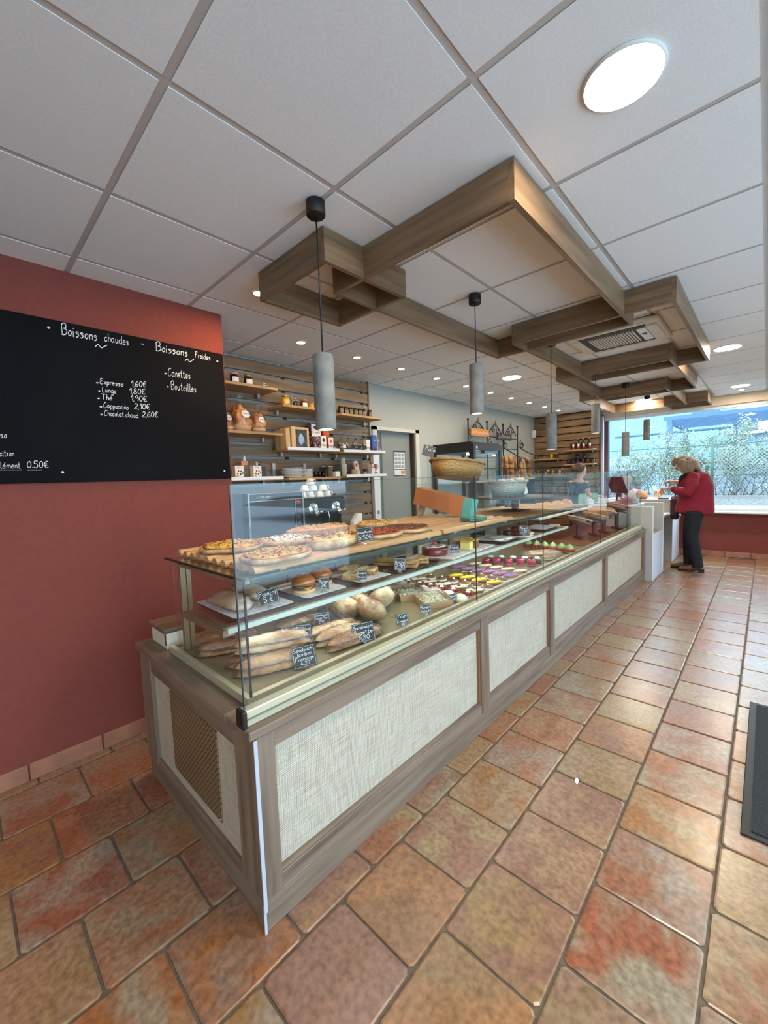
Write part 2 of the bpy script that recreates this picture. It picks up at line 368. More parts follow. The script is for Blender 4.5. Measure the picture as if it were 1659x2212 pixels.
B(7.94, 7.99, 2.165, 2.18, .3, 2.5).obj('edge_strip', GAPM, t2)
# ------------------------------------------------------------------ ceiling lamps
LM = mat('lamp_diffuser', (255, 240, 214), emit=LAMP); SM_ = mat('spot_lens', (255, 226, 186), emit=SPOT)
RIM = mat('lamp_rim', (222, 220, 214), rough=.4)
def disc_light(x, y, label, r=.099):
    t = thing('ceiling_light', label, 'ceiling light', (x, y, CZ-.0025), 0, 'large round ceiling lights')
    MB().lathe([(r, 0), (r+.007, 0), (r+.007, -.006), (r, -.009)], 40, caps=False).obj('rim', RIM, t)
    MB().lathe([(r, -.003), (r*.99, -.0085), (.001, -.0098)], 40).obj('diffuser', LM, t)
for (x, y), l in zip(lights, ['large round light panel nearest the camera', 'round light panel in the right ceiling bay beside the third wooden frame', 'farthest round light panel in the right ceiling bay near the window', 'round light panel over the passage behind the counter', 'round light panel inside the wooden frame nearest the window', 'round light panel behind the camera near the menu wall', 'round light panel over the shop floor by the glazed front', 'round light panel over the far shop floor by the glazed front', 'round light panel in the rear corner behind the camera']):
    disc_light(x, y, l)
def spot(x, y, label, lens=None):
    t = thing('downlight', label, 'downlight', (x, y, CZ-.0025), 0, 'small recessed downlights')
    MB().lathe([(.03, 0), (.044, 0), (.044, -.005), (.03, -.007), (.03, -.002)], 24, caps=False).obj('rim', RIM, t)
    MB().lathe([(.03, -.003), (.028, -.006), (.001, -.0065)], 24).obj('lens', lens or SM_, t)
for k in range(11):
    spot(1.99+.606*k, 2.71, 'downlight in the row above the back shelves, %s from the menu wall' % (['first', 'second', 'third', 'fourth', 'fifth', 'sixth', 'seventh', 'eighth', 'ninth', 'tenth', 'eleventh'][k]))
spot(1.32, 2.175, 'downlight by the corner of the red menu wall, half hidden by a wooden frame', mat('warm_spot_lens', (255, 196, 128), emit=SPOT*4))
spot(7.93, .30, 'single small downlight just beyond the farthest right round panel')
# ------------------------------------------------------------------ wooden ceiling frames
FR = [(1.197, 1.745, 1.425, 1.968, 'small square wooden ceiling frame nearest the menu wall'), (1.432, 3.18, .668, 1.65, 'large rectangular wooden ceiling frame overlapping the small square one'), (2.94, 4.77, .405, 1.405, 'wooden ceiling frame around the air conditioning cassette'),
      (4.43, 6.24, .637, 1.635, 'fourth wooden ceiling frame, beyond the air conditioning cassette'), (5.95, 7.68, .893, 1.885, 'fifth wooden ceiling frame with a round light inside'), (7.50, 8.13, .643, 1.17, 'small wooden ceiling frame right before the window')]
ZB = 2.371; TH = .022
for n, (x0, x1, y0, y1, l) in enumerate(FR):
    t = thing('ceiling_frame', l, 'ceiling frame', (x0, y0, ZB), 0, 'overlapping wooden frames under the ceiling'); e = .0008*(n % 3); h = CZ-.008-ZB-e
    B(0, x1-x0, 0, TH, e, h).obj('board', BX, t); B(0, x1-x0, y1-y0-TH, y1-y0, e, h).obj('board', BX, t)
    B(0, TH, TH, y1-y0-TH, e, h).obj('board', BY, t); B(x1-x0-TH, x1-x0, TH, y1-y0-TH, e, h).obj('board', BY, t)
# ------------------------------------------------------------------ air conditioning cassette
ac = thing('ceiling_cassette', 'cream air conditioning cassette with louvred grille inside a wooden frame', 'air conditioner', (3.52, .59, CZ-.007))
CRM = mat('ac_cream', (214, 206, 186), rough=.45)
B(0, .62, 0, .66, -.03, 0).obj('frame', CRM, ac, bevel=.01); B(.08, .54, .1, .56, -.036, -.028).obj('grille_recess', mat('ac_dark', (70, 66, 58), rough=.7), ac)
for k in range(17): B(.15, .47, .19+k*.019, .198+k*.019, -.044, -.034).obj('louvre', CRM, ac)
B(.12, .50, .03, .10, -.04, -.03).obj('flap', CRM, ac); B(.14, .48, .105, .165, -.042, -.034).obj('display_panel', mat('ac_panel', (220, 222, 222), rough=.3), ac); B(.27, .30, .12, .15, -.045, -.042).obj('logo_plate', BLACK, ac)
B(.03, .06, .1, .56, -.038, -.03).obj('flap', CRM, ac); B(.12, .5, .57, .63, -.04, -.03).obj('flap', CRM, ac)
# ------------------------------------------------------------------ concrete pendants
PN = ['nearest', 'second', 'third', 'fourth', 'fifth', 'farthest']
for k, (x, zb) in enumerate([(1.082, 1.625), (2.29, 1.80), (3.495, 1.612), (4.71, 1.82), (5.95, 1.60), (7.2, 1.86)]):
    t = thing('pendant_lamp', 'grey concrete tube pendant on a black cord, %s along the counter' % PN[k], 'pendant lamp', (x, 1.33, 0), 0, 'concrete tube pendants')
    MB().lathe([(.0375, CZ-.008), (.0375, CZ-.03), (.0375, CZ-.058), (.034, CZ-.062), (.001, CZ-.062)][::-1], 28).obj('canopy', BLACK, t)
    MB().tube([(0, 0, CZ-.06), (.003, .002, CZ-.2), (0, 0, zb+.29)], .0032, 6).obj('cord', BLACK, t)
    MB().lathe([(.033, zb+.03), (.033, zb), (.0405, zb), (.0425, zb+.002), (.0425, zb+.296), (.038, zb+.302), (.001, zb+.302)], 32).obj('concrete_tube', CONC, t)
    MB().lathe([(.033, zb+.006), (.001, zb+.005)], 24).obj('bulb_lens', mat('pendant_lens', (255, 236, 205), emit=40), t)
# ------------------------------------------------------------------ single-stroke chalk lettering (x,y hex; baseline 4, x-height 9, caps e)
GL = {'B': '1e 14/1e 5e 6c 4a 1 9|5 9 7 7 5 4 1 4', ' ': ''}
GLY = {
'B': ['0e 14', '0d 3f 6e 6b 3a', '3a 79 76 44 04'], 'C': ['7d 4e 1b 07 14 44 75'], 'E': ['6e 2e 0c 3a 5a', '3a 07 14 64'], 'F': ['1e 14', '0e 7e', '1a 5a'], 'L': ['1e 14 64'],
'T': ['0e 8e', '4e 44'], 'S': ['6d 3e 1c 2a 58 66 34 05'], 'P': ['1e 14', '0d 4f 6c 4a 1a'], 'R': ['1e 14', '0d 4f 6c 4a 1a', '3a 74'], 'V': ['0e 34 6e'], 'M': ['04 2e 58 8e a4'], 'J': ['6e 66 34 06'], 'N': ['14 1e 74 7e'], 'Q': ['4e 1b 16 44 67 6b 4e', '47 73'], 'D': ['1e 14', '1e 5d 79 55 14'], 'H': ['1e 14', '7e 74', '19 79'], 'A': ['04 4e 74', '18 68'], 'G': ['7d 4e 1b 07 14 44 76 78 48'], 'O': ['4e 1b 16 44 67 6b 4e'], 'w': ['09 24 48 64 89'], 'â': ['69 39 07 15 34 66', '69 65 74', '2b 4d 6b'], 'ê': ['17 57 49 29 06 24 55', '2b 3d 5b'],
'a': ['69 39 07 15 34 66', '69 65 74'], 'b': ['1e 14', '17 49 67 54 14'], 'c': ['58 39 07 14 34 55'], 'd': ['69 39 07 15 34 66', '6e 65 74'], 'e': ['17 57 49 29 06 24 55'], 'f': ['6d 4e 3b 34', '19 59'],
'g': ['69 39 07 15 34 66', '69 61 30 11'], 'h': ['1e 14', '17 39 58 54'], 'i': ['19 14 24', '1b 1c'], 'j': ['29 21 00'], 'k': ['1e 14', '59 16 54'], 'l': ['1e 15 24 34'], 'm': ['19 14', '17 39 48 44', '47 69 88 84'], 'n': ['19 14', '17 39 58 54'],
'o': ['39 17 15 34 56 58 39'], 'p': ['19 10', '17 39 58 55 34 15'], 'q': ['59 39 17 15 34 56', '59 50'], 'r': ['19 14', '17 39 49'], 's': ['58 39 18 37 56 34 14'], 't': ['2d 25 34 54', '0a 4a'], 'u': ['19 15 34 56', '59 55 64'], 'v': ['19 34 59'],
'x': ['19 54', '59 14'], 'y': ['19 15 44', '59 51 20 11'], 'z': ['19 59 14 54'],
'0': ['4e 1b 16 44 67 6b 4e'], '1': ['0a 3e 34'], '2': ['1c 3e 6c 59 04 64'], '3': ['0d 4e 5c 39 57 45 04'], '4': ['4e 07 67', '5a 54'], '5': ['6e 1e 1a 4a 67 44 05'], '6': ['6e 2b 06 34 66 48 17'], '8': ['39 1c 3e 5c 39 06 34 66 39'], '9': ['6b 4e 1c 39 6b 64'],
'€': ['7d 4e 1b 17 44 75', '0a 5a', '08 58'], ',': ['14 02'], '.': ['14 15'], '-': ['19 59'], "'": ['1e 1c'], 'é': ['17 57 49 29 06 24 55', '3b 5d'], '~': ['06 39 66 98 ca'], '*': ['18 28 27 17 18'], '_': ['02 f2']}
def strokes(txt, h):
    k = h/10.0; x = 0; out = []
    for ch in txt:
        if ch == ' ': x += 4*k; continue
        g = GLY.get(ch)
        if not g: x += 4*k; continue
        w = 0
        for s in g:
            p = [(int(t[0], 16), int(t[1], 16)-4) for t in s.split()]
            w = max(w, max(a for a, b in p)); n = len(p); q = []
            if n > 2:
                for i in range(n-1):
                    p0, p1, p2, p3 = p[max(i-1, 0)], p[i], p[i+1], p[min(i+2, n-1)]
                    for u in (0, .25, .5, .75):
                        q.append(tuple(.5*(2*p1[c]+(p2[c]-p0[c])*u+(2*p0[c]-5*p1[c]+4*p2[c]-p3[c])*u*u+(3*p1[c]-p0[c]-3*p2[c]+p3[c])*u**3) for c in (0, 1)))
                q.append(p[-1])
            else: q = p
            out.append([(x+a*k+b*k*.1, b*k) for a, b in q])
        x += (w+1.7)*k
    return out, x
def write(mb, txt, o, ux, uy, h, lw, jit=0):
    ss, wd_ = strokes(txt, h); o, ux, uy = Vector(o), Vector(ux), Vector(uy)
    for s in ss:
        vs = []; fs = []
        for i, p in enumerate(s):
            a, b = s[max(i-1, 0)], s[min(i+1, len(s)-1)]; d = Vector((b[0]-a[0], b[1]-a[1]))
            if d.length < 1e-9: d = Vector((1, 0))
            d.normalize(); n = Vector((-d.y, d.x))*lw/2
            for sg in (1, -1): vs.append(o+ux*(p[0]+n.x*sg)+uy*(p[1]+n.y*sg))
        for i in range(len(s)-1): fs.append((2*i, 2*i+1, 2*i+3, 2*i+2))
        mb.add(vs, fs)
    return wd_
# ------------------------------------------------------------------ menu board on the red wall
bd = thing('menu_board', 'large black chalkboard with handwritten drinks menu on the red wall', 'chalkboard')
B(-2.2, 1.283, 2.594, 2.611, 1.459, 2.262).obj('board', CHALK, bd, bevel=.002)
YB = 2.5925
def bw(txt, x0, x1, z, h, lw=.004, dz=0):
    mb = MB(); _, tw = strokes(txt, h); write(mb, txt, (x0, YB, z), ((x1-x0)/tw, 0, dz), (0, 0, 1), h, lw); mb.obj('chalk_writing', WCHALK, bd)
for a in [('Boissons', .447, .60, 2.198, .052, .005), ('chaudes', .63, .745, 2.205, .042, .004), ('-', .80, .825, 2.212, .03), ('Boissons', .881, 1.062, 2.205, .048, .0045), ('Froides', 1.103, 1.20, 2.208, .035), ('~', .584, .645, 2.155, .05), ('~', 1.04, 1.10, 2.165, .05),
          ('Canettes', .938, 1.067, 2.072, .046, .004), ('Bouteilles', .948, 1.097, 1.995, .046, .004)]: bw(*a)
for i, (n_, p_, a0, a1, b0, b1, zz) in enumerate([('Expresso', '1,60€', .592, .702, .739, .818, 1.976), ('Lungo', '1,80€', .598, .664, .727, .81, 1.934), ('Thé', '1,90€', .592, .643, .731, .815, 1.895), ('Cappuccino', '2,10€', .599, .717, .744, .828, 1.852), ('Chocolat chaud', '2,60€', .599, .764, .781, .867, 1.811)]):
    bw(n_, a0, a1, zz, .028, .0033); bw(p_, b0, b1, zz+.008, .03, .0033, .05); bw('*', a0-.018, a0-.008, zz-.004, .02, .006)
bw('*', .918, .928, 2.075, .02, .006); bw('*', .925, .935, 2.0, .02, .006)
for a in [('diso', .155, .205, 1.672, .03, .003), ('citron', .172, .223, 1.587, .03, .003), ('supplément', .12, .242, 1.531, .03, .0026), ('0.50€', .262, .347, 1.533, .032, .003)]: bw(*a)
m = MB(); m.box(.10, .243, YB, YB+.001, 1.522, 1.5235); m.box(.264, .318, YB, YB+.001, 1.521, 1.5230); m.obj('chalk_writing', WCHALK, bd)
for x, z in ((.398, 2.218), (1.243, 2.21), (.397, 1.51), (1.241, 1.509)):
    MB().ball((x, 2.592, z), .006, .003, .006, 10, 6).obj('screw_cap', WHITE, bd)
# ------------------------------------------------------------------ counter base
RAT = None
def rattan():
    m, t, p = nt('woven_cane'); N = t.nodes; L = t.links; tc = N.new('ShaderNodeTexCoord')
    sx = N.new('ShaderNodeSeparateXYZ'); L.new(tc.outputs['Object'], sx.inputs[0])
    ad = N.new('ShaderNodeMath'); L.new(sx.outputs[0], ad.inputs[0]); L.new(sx.outputs[1], ad.inputs[1]); cb = N.new('ShaderNodeCombineXYZ')
    L.new(ad.outputs[0], cb.inputs[0]); L.new(sx.outputs[2], cb.inputs[2])
    def w(direction, sc, dist):
        a = N.new('ShaderNodeTexWave'); a.bands_direction = direction; a.inputs['Scale'].default_value = sc; a.inputs['Distortion'].default_value = dist; a.inputs['Detail'].default_value = 2; a.inputs['Detail Scale'].default_value = 1.5
        L.new(cb.outputs[0], a.inputs[0]); return a.outputs['Fac']
    def n(st, sc):
        mp = N.new('ShaderNodeMapping'); mp.inputs['Scale'].default_value = st; L.new(cb.outputs[0], mp.inputs[0])
        a = N.new('ShaderNodeTexNoise'); a.inputs['Scale'].default_value = sc; a.inputs['Detail'].default_value = 3; L.new(mp.outputs[0], a.inputs['Vector']); return a.outputs['Fac']
    def op(o, a, b):
        q = N.new('ShaderNodeMath'); q.operation = o
        for i, v in enumerate((a, b)):
            if isinstance(v, (int, float)): q.inputs[i].default_value = v
            else: L.new(v, q.inputs[i])
        return q.outputs[0]
    h = op('MULTIPLY', op('ADD', w('X', 42, .6), .35), op('ADD', w('Z', 48, .8), .45))
    s = op('MULTIPLY', op('ADD', n((3, 3, 90), 2.2), .15), op('ADD', n((110, 110, 3), 2.2), .15))
    f = op('ADD', op('MULTIPLY', h, .26), op('MULTIPLY', s, 1.25))
    cr = N.new('ShaderNodeValToRGB'); e = cr.color_ramp.elements; e[0].position = .3; e[0].color = lin((128, 110, 86)); e[1].position = .85; e[1].color = lin((198, 190, 172)); L.new(f, cr.inputs[0])
    L.new(cr.outputs[0], p.inputs['Base Color']); p.inputs['Roughness'].default_value = .55
    b = N.new('ShaderNodeBump'); b.inputs['Strength'].default_value = .5; b.inputs['Distance'].default_value = .003; L.new(h, b.inputs['Height']); L.new(b.outputs[0], p.inputs['Normal'])
    return m
RAT = rattan()
ct = thing('display_counter', 'long grey oak counter base with woven cane panels under the display glass', 'counter')
B(.61, 5.98, 1.16, 2.18, .02, .64).obj('carcass', mat('carcass', (120, 104, 88), rough=.6), ct)
EDGE = mat('laminate_edge', (176, 180, 190), rough=.4)
B(.57, 6.0, 1.112, 1.16, 0, .105).obj('plinth', WX, ct, bevel=.002); B(.575, .61, 1.16, 2.2, 0, .105).obj('plinth', WY, ct, bevel=.002)
post = [.572, 1.905, 2.875, 4.24, 5.915]
for i, x in enumerate(post): B(x, x+(.062 if i == 0 else .085), 1.108, 1.16, .105, .64).obj('stile', WZ, ct, bevel=.002)
for i in range(4):
    a = post[i]+(.062 if i == 0 else .085); b = post[i+1]
    B(a, b, 1.112, 1.16, .585, .64).obj('top_rail', WX, ct, bevel=.002); B(a, b, 1.112, 1.16, .105, .155).obj('bottom_rail', WX, ct, bevel=.002)
    B(a, b, 1.132, 1.142, .155, .585).obj('cane_panel', RAT, ct)
    B(a, b, 1.118, 1.132, .155, .168).obj('bead', DKW if 0 else WX, ct); B(b-.012, b, 1.118, 1.132, .168, .585).obj('bead', mat('bead_brown', (128, 88, 58), rough=.5), ct)
B(.565, .61, 1.11, 1.245, .105, .64).obj('end_stile', WZ, ct, bevel=.002); B(.565, .61, 2.06, 2.2, .105, .64).obj('end_stile', WZ, ct, bevel=.002)
B(.568, .61, 1.245, 2.06, .56, .64).obj('end_rail', WY, ct, bevel=.002); B(.568, .61, 1.245, 2.06, .105, .14).obj('end_rail', WY, ct, bevel=.002)
B(.582, .592, 1.245, 2.06, .14, .56).obj('cane_panel', RAT, ct)
B(.561, .573, 1.1035, 1.1075, .075, .64).obj('edge_strip', EDGE, ct); B(.561, .5695, 1.1075, 1.1115, 0, .1).obj('edge_strip', EDGE, ct)
def grille_mat():
    m, t, p = nt('perforated_metal'); N = t.nodes; L = t.links; tc = N.new('ShaderNodeTexCoord'); mp = N.new('ShaderNodeMapping')
    mp.inputs['Scale'].default_value = (0, 62, 62); mp.inputs['Rotation'].default_value = (math.pi/4, 0, 0); L.new(tc.outputs['Object'], mp.inputs[0])
    fr = N.new('ShaderNodeVectorMath'); fr.operation = 'FRACTION'; L.new(mp.outputs[0], fr.inputs[0]); sb = N.new('ShaderNodeVectorMath'); sb.operation = 'SUBTRACT'; sb.inputs[1].default_value = (0, .5, .5)
    L.new(fr.outputs[0], sb.inputs[0]); ln = N.new('ShaderNodeVectorMath'); ln.operation = 'LENGTH'; L.new(sb.outputs[0], ln.inputs[0])
    cr = N.new('ShaderNodeValToRGB'); e = cr.color_ramp.elements; e[0].position = .26; e[0].color = lin((48, 38, 28)); e[1].position = .3; e[1].color = lin((142, 120, 90)); L.new(ln.outputs['Value'], cr.inputs[0])
    L.new(cr.outputs[0], p.inputs['Base Color']); p.inputs['Metallic'].default_value = .3; p.inputs['Roughness'].default_value = .4; return m
gr = B(.576, .582, 1.41, 1.856, .19, .54).obj('vent_grille', grille_mat(), ct)
for y in (1.42, 1.846):
    for z in (.2, .53): MB().ball((.5755, y, z), .003, n=8, m=5).obj('screw', CHROME, gr)
B(.548, 6.0, 1.10, 1.26, .645, .672).obj('top_board', WX, ct, bevel=.003); B(.548, .64, 1.26, 2.21, .645, .672).obj('top_board', WY, ct, bevel=.003)
# ------------------------------------------------------------------ glass display case
dc = thing('display_case', 'long glass bakery display case on the wooden counter', 'display case')
B(.64, 5.98, 1.26, 1.95, .645, .682).obj('deck', DECK, dc)
x = .645
while x < 4.2:
    B(x, x+.296, 1.262, 1.93, .682, .688).obj('deck_tray', DECK, dc, bevel=.0015); x += .30
DB = mat('deck_brown', (120, 78, 56), rough=.35)
B(4.22, 5.96, 1.262, 1.93, .682, .688).obj('deck_tray', DB, dc)
B(.64, 5.98, 1.24, 1.262, .672, .70).obj('inner_rail', CHAMP, dc); B(.62, .64, 1.24, 1.95, .672, .70).obj('inner_rail', CHAMP, dc)
B(.56, 6.0, 1.135, 1.172, .672, .722).obj('front_rail', CHAMP, dc, bevel=.003); B(.56, 6.0, 1.130, 1.135, .695, .699).obj('rail_groove', mat('groove', (120, 118, 100), rough=.5), dc)
B(.545, .56, 1.13, 1.176, .668, .725).obj('end_cap', BLACK, dc, bevel=.003)
seams = [.562, 1.945, 2.865, 4.255, 5.26, 5.98]
for i in range(5):
    B(seams[i]+.003, seams[i+1]-.003, 1.150, 1.157, .70, 1.412).obj('front_pane', GLASS, dc)
GE = mat('glass_edge_green', (62, 84, 78), rough=.2)
for i in range(5):
    B(seams[i]+.003, seams[i+1]-.003, 1.151, 1.156, 1.412, 1.4135).obj('pane_edge', GE, dc)
B(seams[0], seams[0]+.003, 1.15, 1.157, .722, 1.412).obj('pane_edge', mat('glass_edge_dark', (60, 74, 72), rough=.2), dc)
for x in seams[1:-1]: B(x-.0022, x+.0022, 1.1510, 1.1560, .675, 1.41).obj('pane_seam', BLACK, dc)
B(.63, .637, 1.243, 1.87, .70, 1.095).obj('end_pane', GLASS, dc); B(.630, .637, 1.239, 1.244, .70, 1.10).obj('pane_seam', BLACK, dc)
B(.628, .637, 1.243, 1.95, 1.0955, 1.1015).obj('pane_edge', BLACK, dc)
B(.637, 2.70, 1.243, 1.95, 1.0955, 1.1015).obj('glass_shelf', GLASS, dc); B(.637, 4.2, 1.238, 1.243, 1.095, 1.102).obj('pane_edge', GE, dc)
B(2.70, 4.2, 1.30, 1.95, 1.085, 1.102).obj('wood_shelf', SHW, dc); B(2.70, 4.2, 1.243, 1.30, 1.0955, 1.1015).obj('glass_shelf', GLASS, dc)
for x in (.655, 1.93, 2.72, 4.17):
    for z0, z1 in ((.688, 1.095),): B(x, x+.022, 1.85, 1.872, z0, z1).obj('upright', POSTM, dc); B(x+.026, x+.044, 1.85, 1.872, z0, z1).obj('upright', POSTM, dc)
    B(x, x+.044, 1.30, 1.85, 1.068, 1.092).obj('arm', POSTM, dc); B(x, x+.044, 1.47, 1.85, .842, .868).obj('arm', POSTM, dc)
B(.66, 4.2, 1.45, 1.86, .878, .884).obj('glass_shelf', GLASS, dc)
B(.66, 4.2, 1.436, 1.452, .862, .882).obj('shelf_profile', mat('white_profile', (192, 202, 190), rough=.4), dc)
LEDM = mat('led_strip', (248, 250, 245), emit=LED*1.6)
B(.7, 4.15, 1.262, 1.276, 1.086, 1.090).obj('led_strip', LEDM, dc); B(.66, 4.18, 1.246, 1.282, 1.0905, 1.095).obj('led_cover', mat('led_cover', (58, 66, 62), rough=.4), dc); B(.66, 4.18, 1.246, 1.25, 1.082, 1.0905).obj('led_cover', mat('led_cover', (58, 66, 62), rough=.4), dc); B(.7, 4.15, 1.458, 1.468, .866, .870).obj('led_strip', LEDM, dc); B(.66, 4.2, 1.452, 1.476, .8725, .8765).obj('led_cover', mat('white_profile', (222, 228, 220), rough=.4), dc)
B(4.2, 5.98, 1.72, 2.2, .925, .95).obj('service_top', mat('service_top', (224, 222, 214), rough=.4), dc, bevel=.003)
B(4.2, 4.22, 1.72, 2.2, .688, .925).obj('service_leg', WZ, dc)
bc = thing('service_ledge', 'low wooden ledge behind the display next to the red wall', 'ledge')
B(.612, .76, 1.98, 2.19, .745, .765).obj('top', WX, bc, bevel=.002); B(.622, .74, 1.985, 2.18, .673, .745).obj('carcass', mat('pale_melamine', (220, 212, 192), rough=.5), bc)
B(.619, .622, 1.985, 2.0, .69, .74).obj('hinge', CHROME, bc)
# bread racks of wooden dowels
for n, (a, b, l) in enumerate([(.685, 1.775, 'slatted wooden bread rack under the pizzas, nearest the red wall'), (1.80, 2.62, 'slatted wooden bread rack partly empty, beyond the pizzas')]):
    t = thing('bread_rack', l, 'bread rack', (a, 1.25, 1.102))
    for k in range(10):
        y = .03+.072*k; MB().prism([(y-.022, .006), (y-.022, .014), (y-.014, .025), (y, .029), (y+.014, .025), (y+.022, .014), (y+.022, .006)], 0, b-a, 'x').obj('dowel', BEECH, t)
    for x in (.1, b-a-.12): B(x, x+.025, .01, .7, 0, .006).obj('crosspiece', BEECH, t)
# ------------------------------------------------------------------ white cash desk units
GRY = mat('cash_side_grey', (176, 174, 168), (168, 166, 160), scale=60, rough=.5)
WBL = mat('cash_front_white', (220, 229, 244), (214, 224, 240), scale=50, rough=.45)
def side(parent, x, y0, y1, z1):
    B(x, x+.028, y0+.004, y1, 0.0, z1-.004).obj('side_panel', GRY, parent)
    B(x-.001, x+.03, y0, y0+.004, 0, z1).obj('edging', WHITE, parent); B(x-.001, x+.03, y0+.004, y1, z1-.004, z1).obj('edging', WHITE, parent)
cu = thing('cash_desk', 'white cash desk unit with open niche, beside the end of the wooden counter', 'cash desk')
side(cu, 6.01, 1.03, 2.0, .955); side(cu, 6.72, 1.03, 2.0, .955)
B(6.04, 6.72, 1.034, 1.06, 0, .575).obj('front_panel', WBL, cu); B(6.04, 6.72, 1.06, 1.5, .55, .575).obj('niche_floor', GRY, cu); B(6.04, 6.72, 1.5, 1.53, .55, .93).obj('niche_back', GRY, cu); B(6.04, 6.72, 1.25, 2.0, .925, .951).obj('desk_top', WHITE, cu)
ls = thing('low_shelf', 'low white bag shelf between the two cash desk units', 'shelf')
B(6.75, 7.48, 1.06, 1.6, .72, .755).obj('board', WHITE, ls, bevel=.003); B(6.75, 7.48, 1.6, 1.63, 0, .93).obj('back_panel', GRY, ls); B(6.75, 7.48, 1.5, 2.0, .925, .95).obj('rear_top', WHITE, ls)
cv = thing('cash_desk', 'white cash desk unit next to the window wall, with handbag on it', 'cash desk')
side(cv, 7.48, 1.03, 2.0, .955); B(7.51, 8.17, 1.034, 1.06, 0, .951).obj('front_panel', WBL, cv); B(7.51, 8.17, 1.06, 2.0, .925, .951).obj('desk_top', WHITE, cv); B(8.14, 8.17, 1.06, 2.0, 0, .925).obj('end_panel', WBL, cv)
# door mat
dm = thing('door_mat', 'black ribbed door mat on the tiled floor', 'door mat', (1.97, -.86, 0))
B(0, 1.2, 0, .9, 0, .009).obj('rubber_edge', BLACK, dm, bevel=.003); B(.03, 1.17, .03, .87, .009, .012).obj('pile', mat('mat_pile', (34, 36, 38), (52, 54, 56), scale=180, rough=1, bump=1), dm)
lt = MB().prism([(0, 0), (.03, .004), (.045, .016), (.02, .02), (.006, .012)], 0, .0015).obj('paper_scrap', WHITE, None, loc=(1.835, .59, .001)); tag(lt, 'tiny torn white paper scrap lying on the floor tiles', 'paper scrap')
# ------------------------------------------------------------------ food builders
CRUST = mat('golden_crust', (210, 164, 104), (142, 86, 42), scale=16, rough=.5, bump=.9, bscale=45, rand=1, detail=8, ramp=(.3, .68))
CRUSTD = mat('dark_crust', (190, 128, 66), (132, 78, 38), scale=9, rough=.5, bump=.5, bscale=40, rand=1, detail=6, c3=(222, 180, 120))
CRUSTP = mat('floury_crust', (224, 194, 148), (164, 116, 70), scale=15, rough=.7, bump=.9, bscale=45, rand=1, detail=6)
GREEN = mat('salad_green', (96, 120, 52), (60, 84, 34), scale=60, rough=.6); HAM = mat('ham_pink', (206, 132, 116), (176, 92, 80), scale=30, rough=.5)
def loaf(mb, L, W, H, seed=0, wob=.1, p=3.0, n=16, m=14, bend=0, slash=0):
    def fn(u, v):
        t = -1+2*u; a = 2*math.pi*v; e = max(0, 1-abs(t)**p)**.5
        nz = 1+wob*noise.noise((t*3+seed*7.3, math.cos(a)*1.3, math.sin(a)*1.3+seed))
        w = W/2*e*nz; h = H*e*nz*(1-slash*max(0, math.sin(t*14))*max(0, math.sin(a)))
        y = math.cos(a)*w; sn = math.sin(a); z = h*(.38+.62*sn) if sn > 0 else H*.38*(1-(1-max(0, 1-abs(t)**p)**.5)*.6)*(1+sn*.97)*(1 if e > .05 else .5)
        return (t*L/2, y+bend*(t*t), max(z, .0005) if e > 0 else H*.2)
    return mb.grid(fn, n, m)
def wrap(mb, L, W, H, seed):
    def fn(u, v):
        t = -1+2*u; a = 2*math.pi*v; e = max(0, 1-abs(t)**5)**.5; q = Vector((t*L*26, math.cos(a)*2.4, math.sin(a)*2.4+seed*5))
        k = 1+.10*noise.noise(q*.35)+.07*abs(noise.noise(q)); w = W/2*e*k; sn = math.sin(a)
        z = H*e*k*(.38+.62*sn) if sn > 0 else H*.38*(1+sn*.97)*(.4+.6*e)
        if abs(t) > .93: w *= .7; z *= .8
        return (t*L/2, math.cos(a)*w, max(z, .0004))
    return mb.grid(fn, 46, 26)
def place(o, x, y, z, rz=0, tilt=None):
    o.location = (x, y, z); o.rotation_euler = (tilt[0] if tilt else 0, tilt[1] if tilt else 0, rz); return o
def sandwich(x0, y0, x1, y1, z, label, seed, fill=GREEN, W=.075, H=.062, crust=CRUST, film=True, group='wrapped baguette sandwiches'):
    L = math.hypot(x1-x0, y1-y0); t = thing('wrapped_sandwich', label, 'sandwich', ((x0+x1)/2, (y0+y1)/2, z), math.atan2(y1-y0, x1-x0), group)
    m = MB(); loaf(m, L*.96, W, H*.5, seed, .12); m.obj('bottom_bread', crust, t)
    m = MB(); m.M = Matrix.Translation((0, .004, H*.42)); loaf(m, L*.95, W*.98, H*.56, seed+3, .14, slash=.12); m.obj('top_bread', crust, t)
    if fill:
        m = MB(); m.grid(lambda u, v: ((-.45+.9*u)*L, (-W*.5+W*v)*(1-abs(2*u-1)**3)**.5*1.06, H*.44+.006*noise.noise((u*22+seed, v*9, 1))), 26, 6); m.obj('filling', fill, t)
    if film:
        m = MB(); wrap(m, L*1.06, W*1.14, H*1.1, seed); m.obj('cling_wrap', FILM, t)
    return t
DZ = .689
sandwich(.655, 1.745, .90, 1.625, DZ, 'wrapped baguette nearest the end pane, in the back left corner of the case floor', 1)
sandwich(.70, 1.84, .94, 1.72, DZ+.0, 'wrapped baguette behind the corner one, farthest back by the end pane', 2)
sandwich(.70, 1.50, .985, 1.375, DZ+.06, 'pale wrapped baguette lying on top of the front corner pair', 3, None, crust=CRUSTP)
sandwich(.67, 1.435, .95, 1.335, DZ, 'wrapped baguette at the front corner of the case, by the black card', 4, None, .085, .066)
sandwich(.69, 1.535, .96, 1.425, DZ, 'wrapped baguette under the pale one at the front corner', 5, None, .08, .055)
sandwich(.80, 1.64, 1.03, 1.53, DZ, 'wrapped baguette behind the vegetarian card', 6, None, crust=CRUSTP)
sandwich(1.01, 1.70, 1.28, 1.665, DZ, 'wrapped green-filled baguette behind the chicken card', 7)
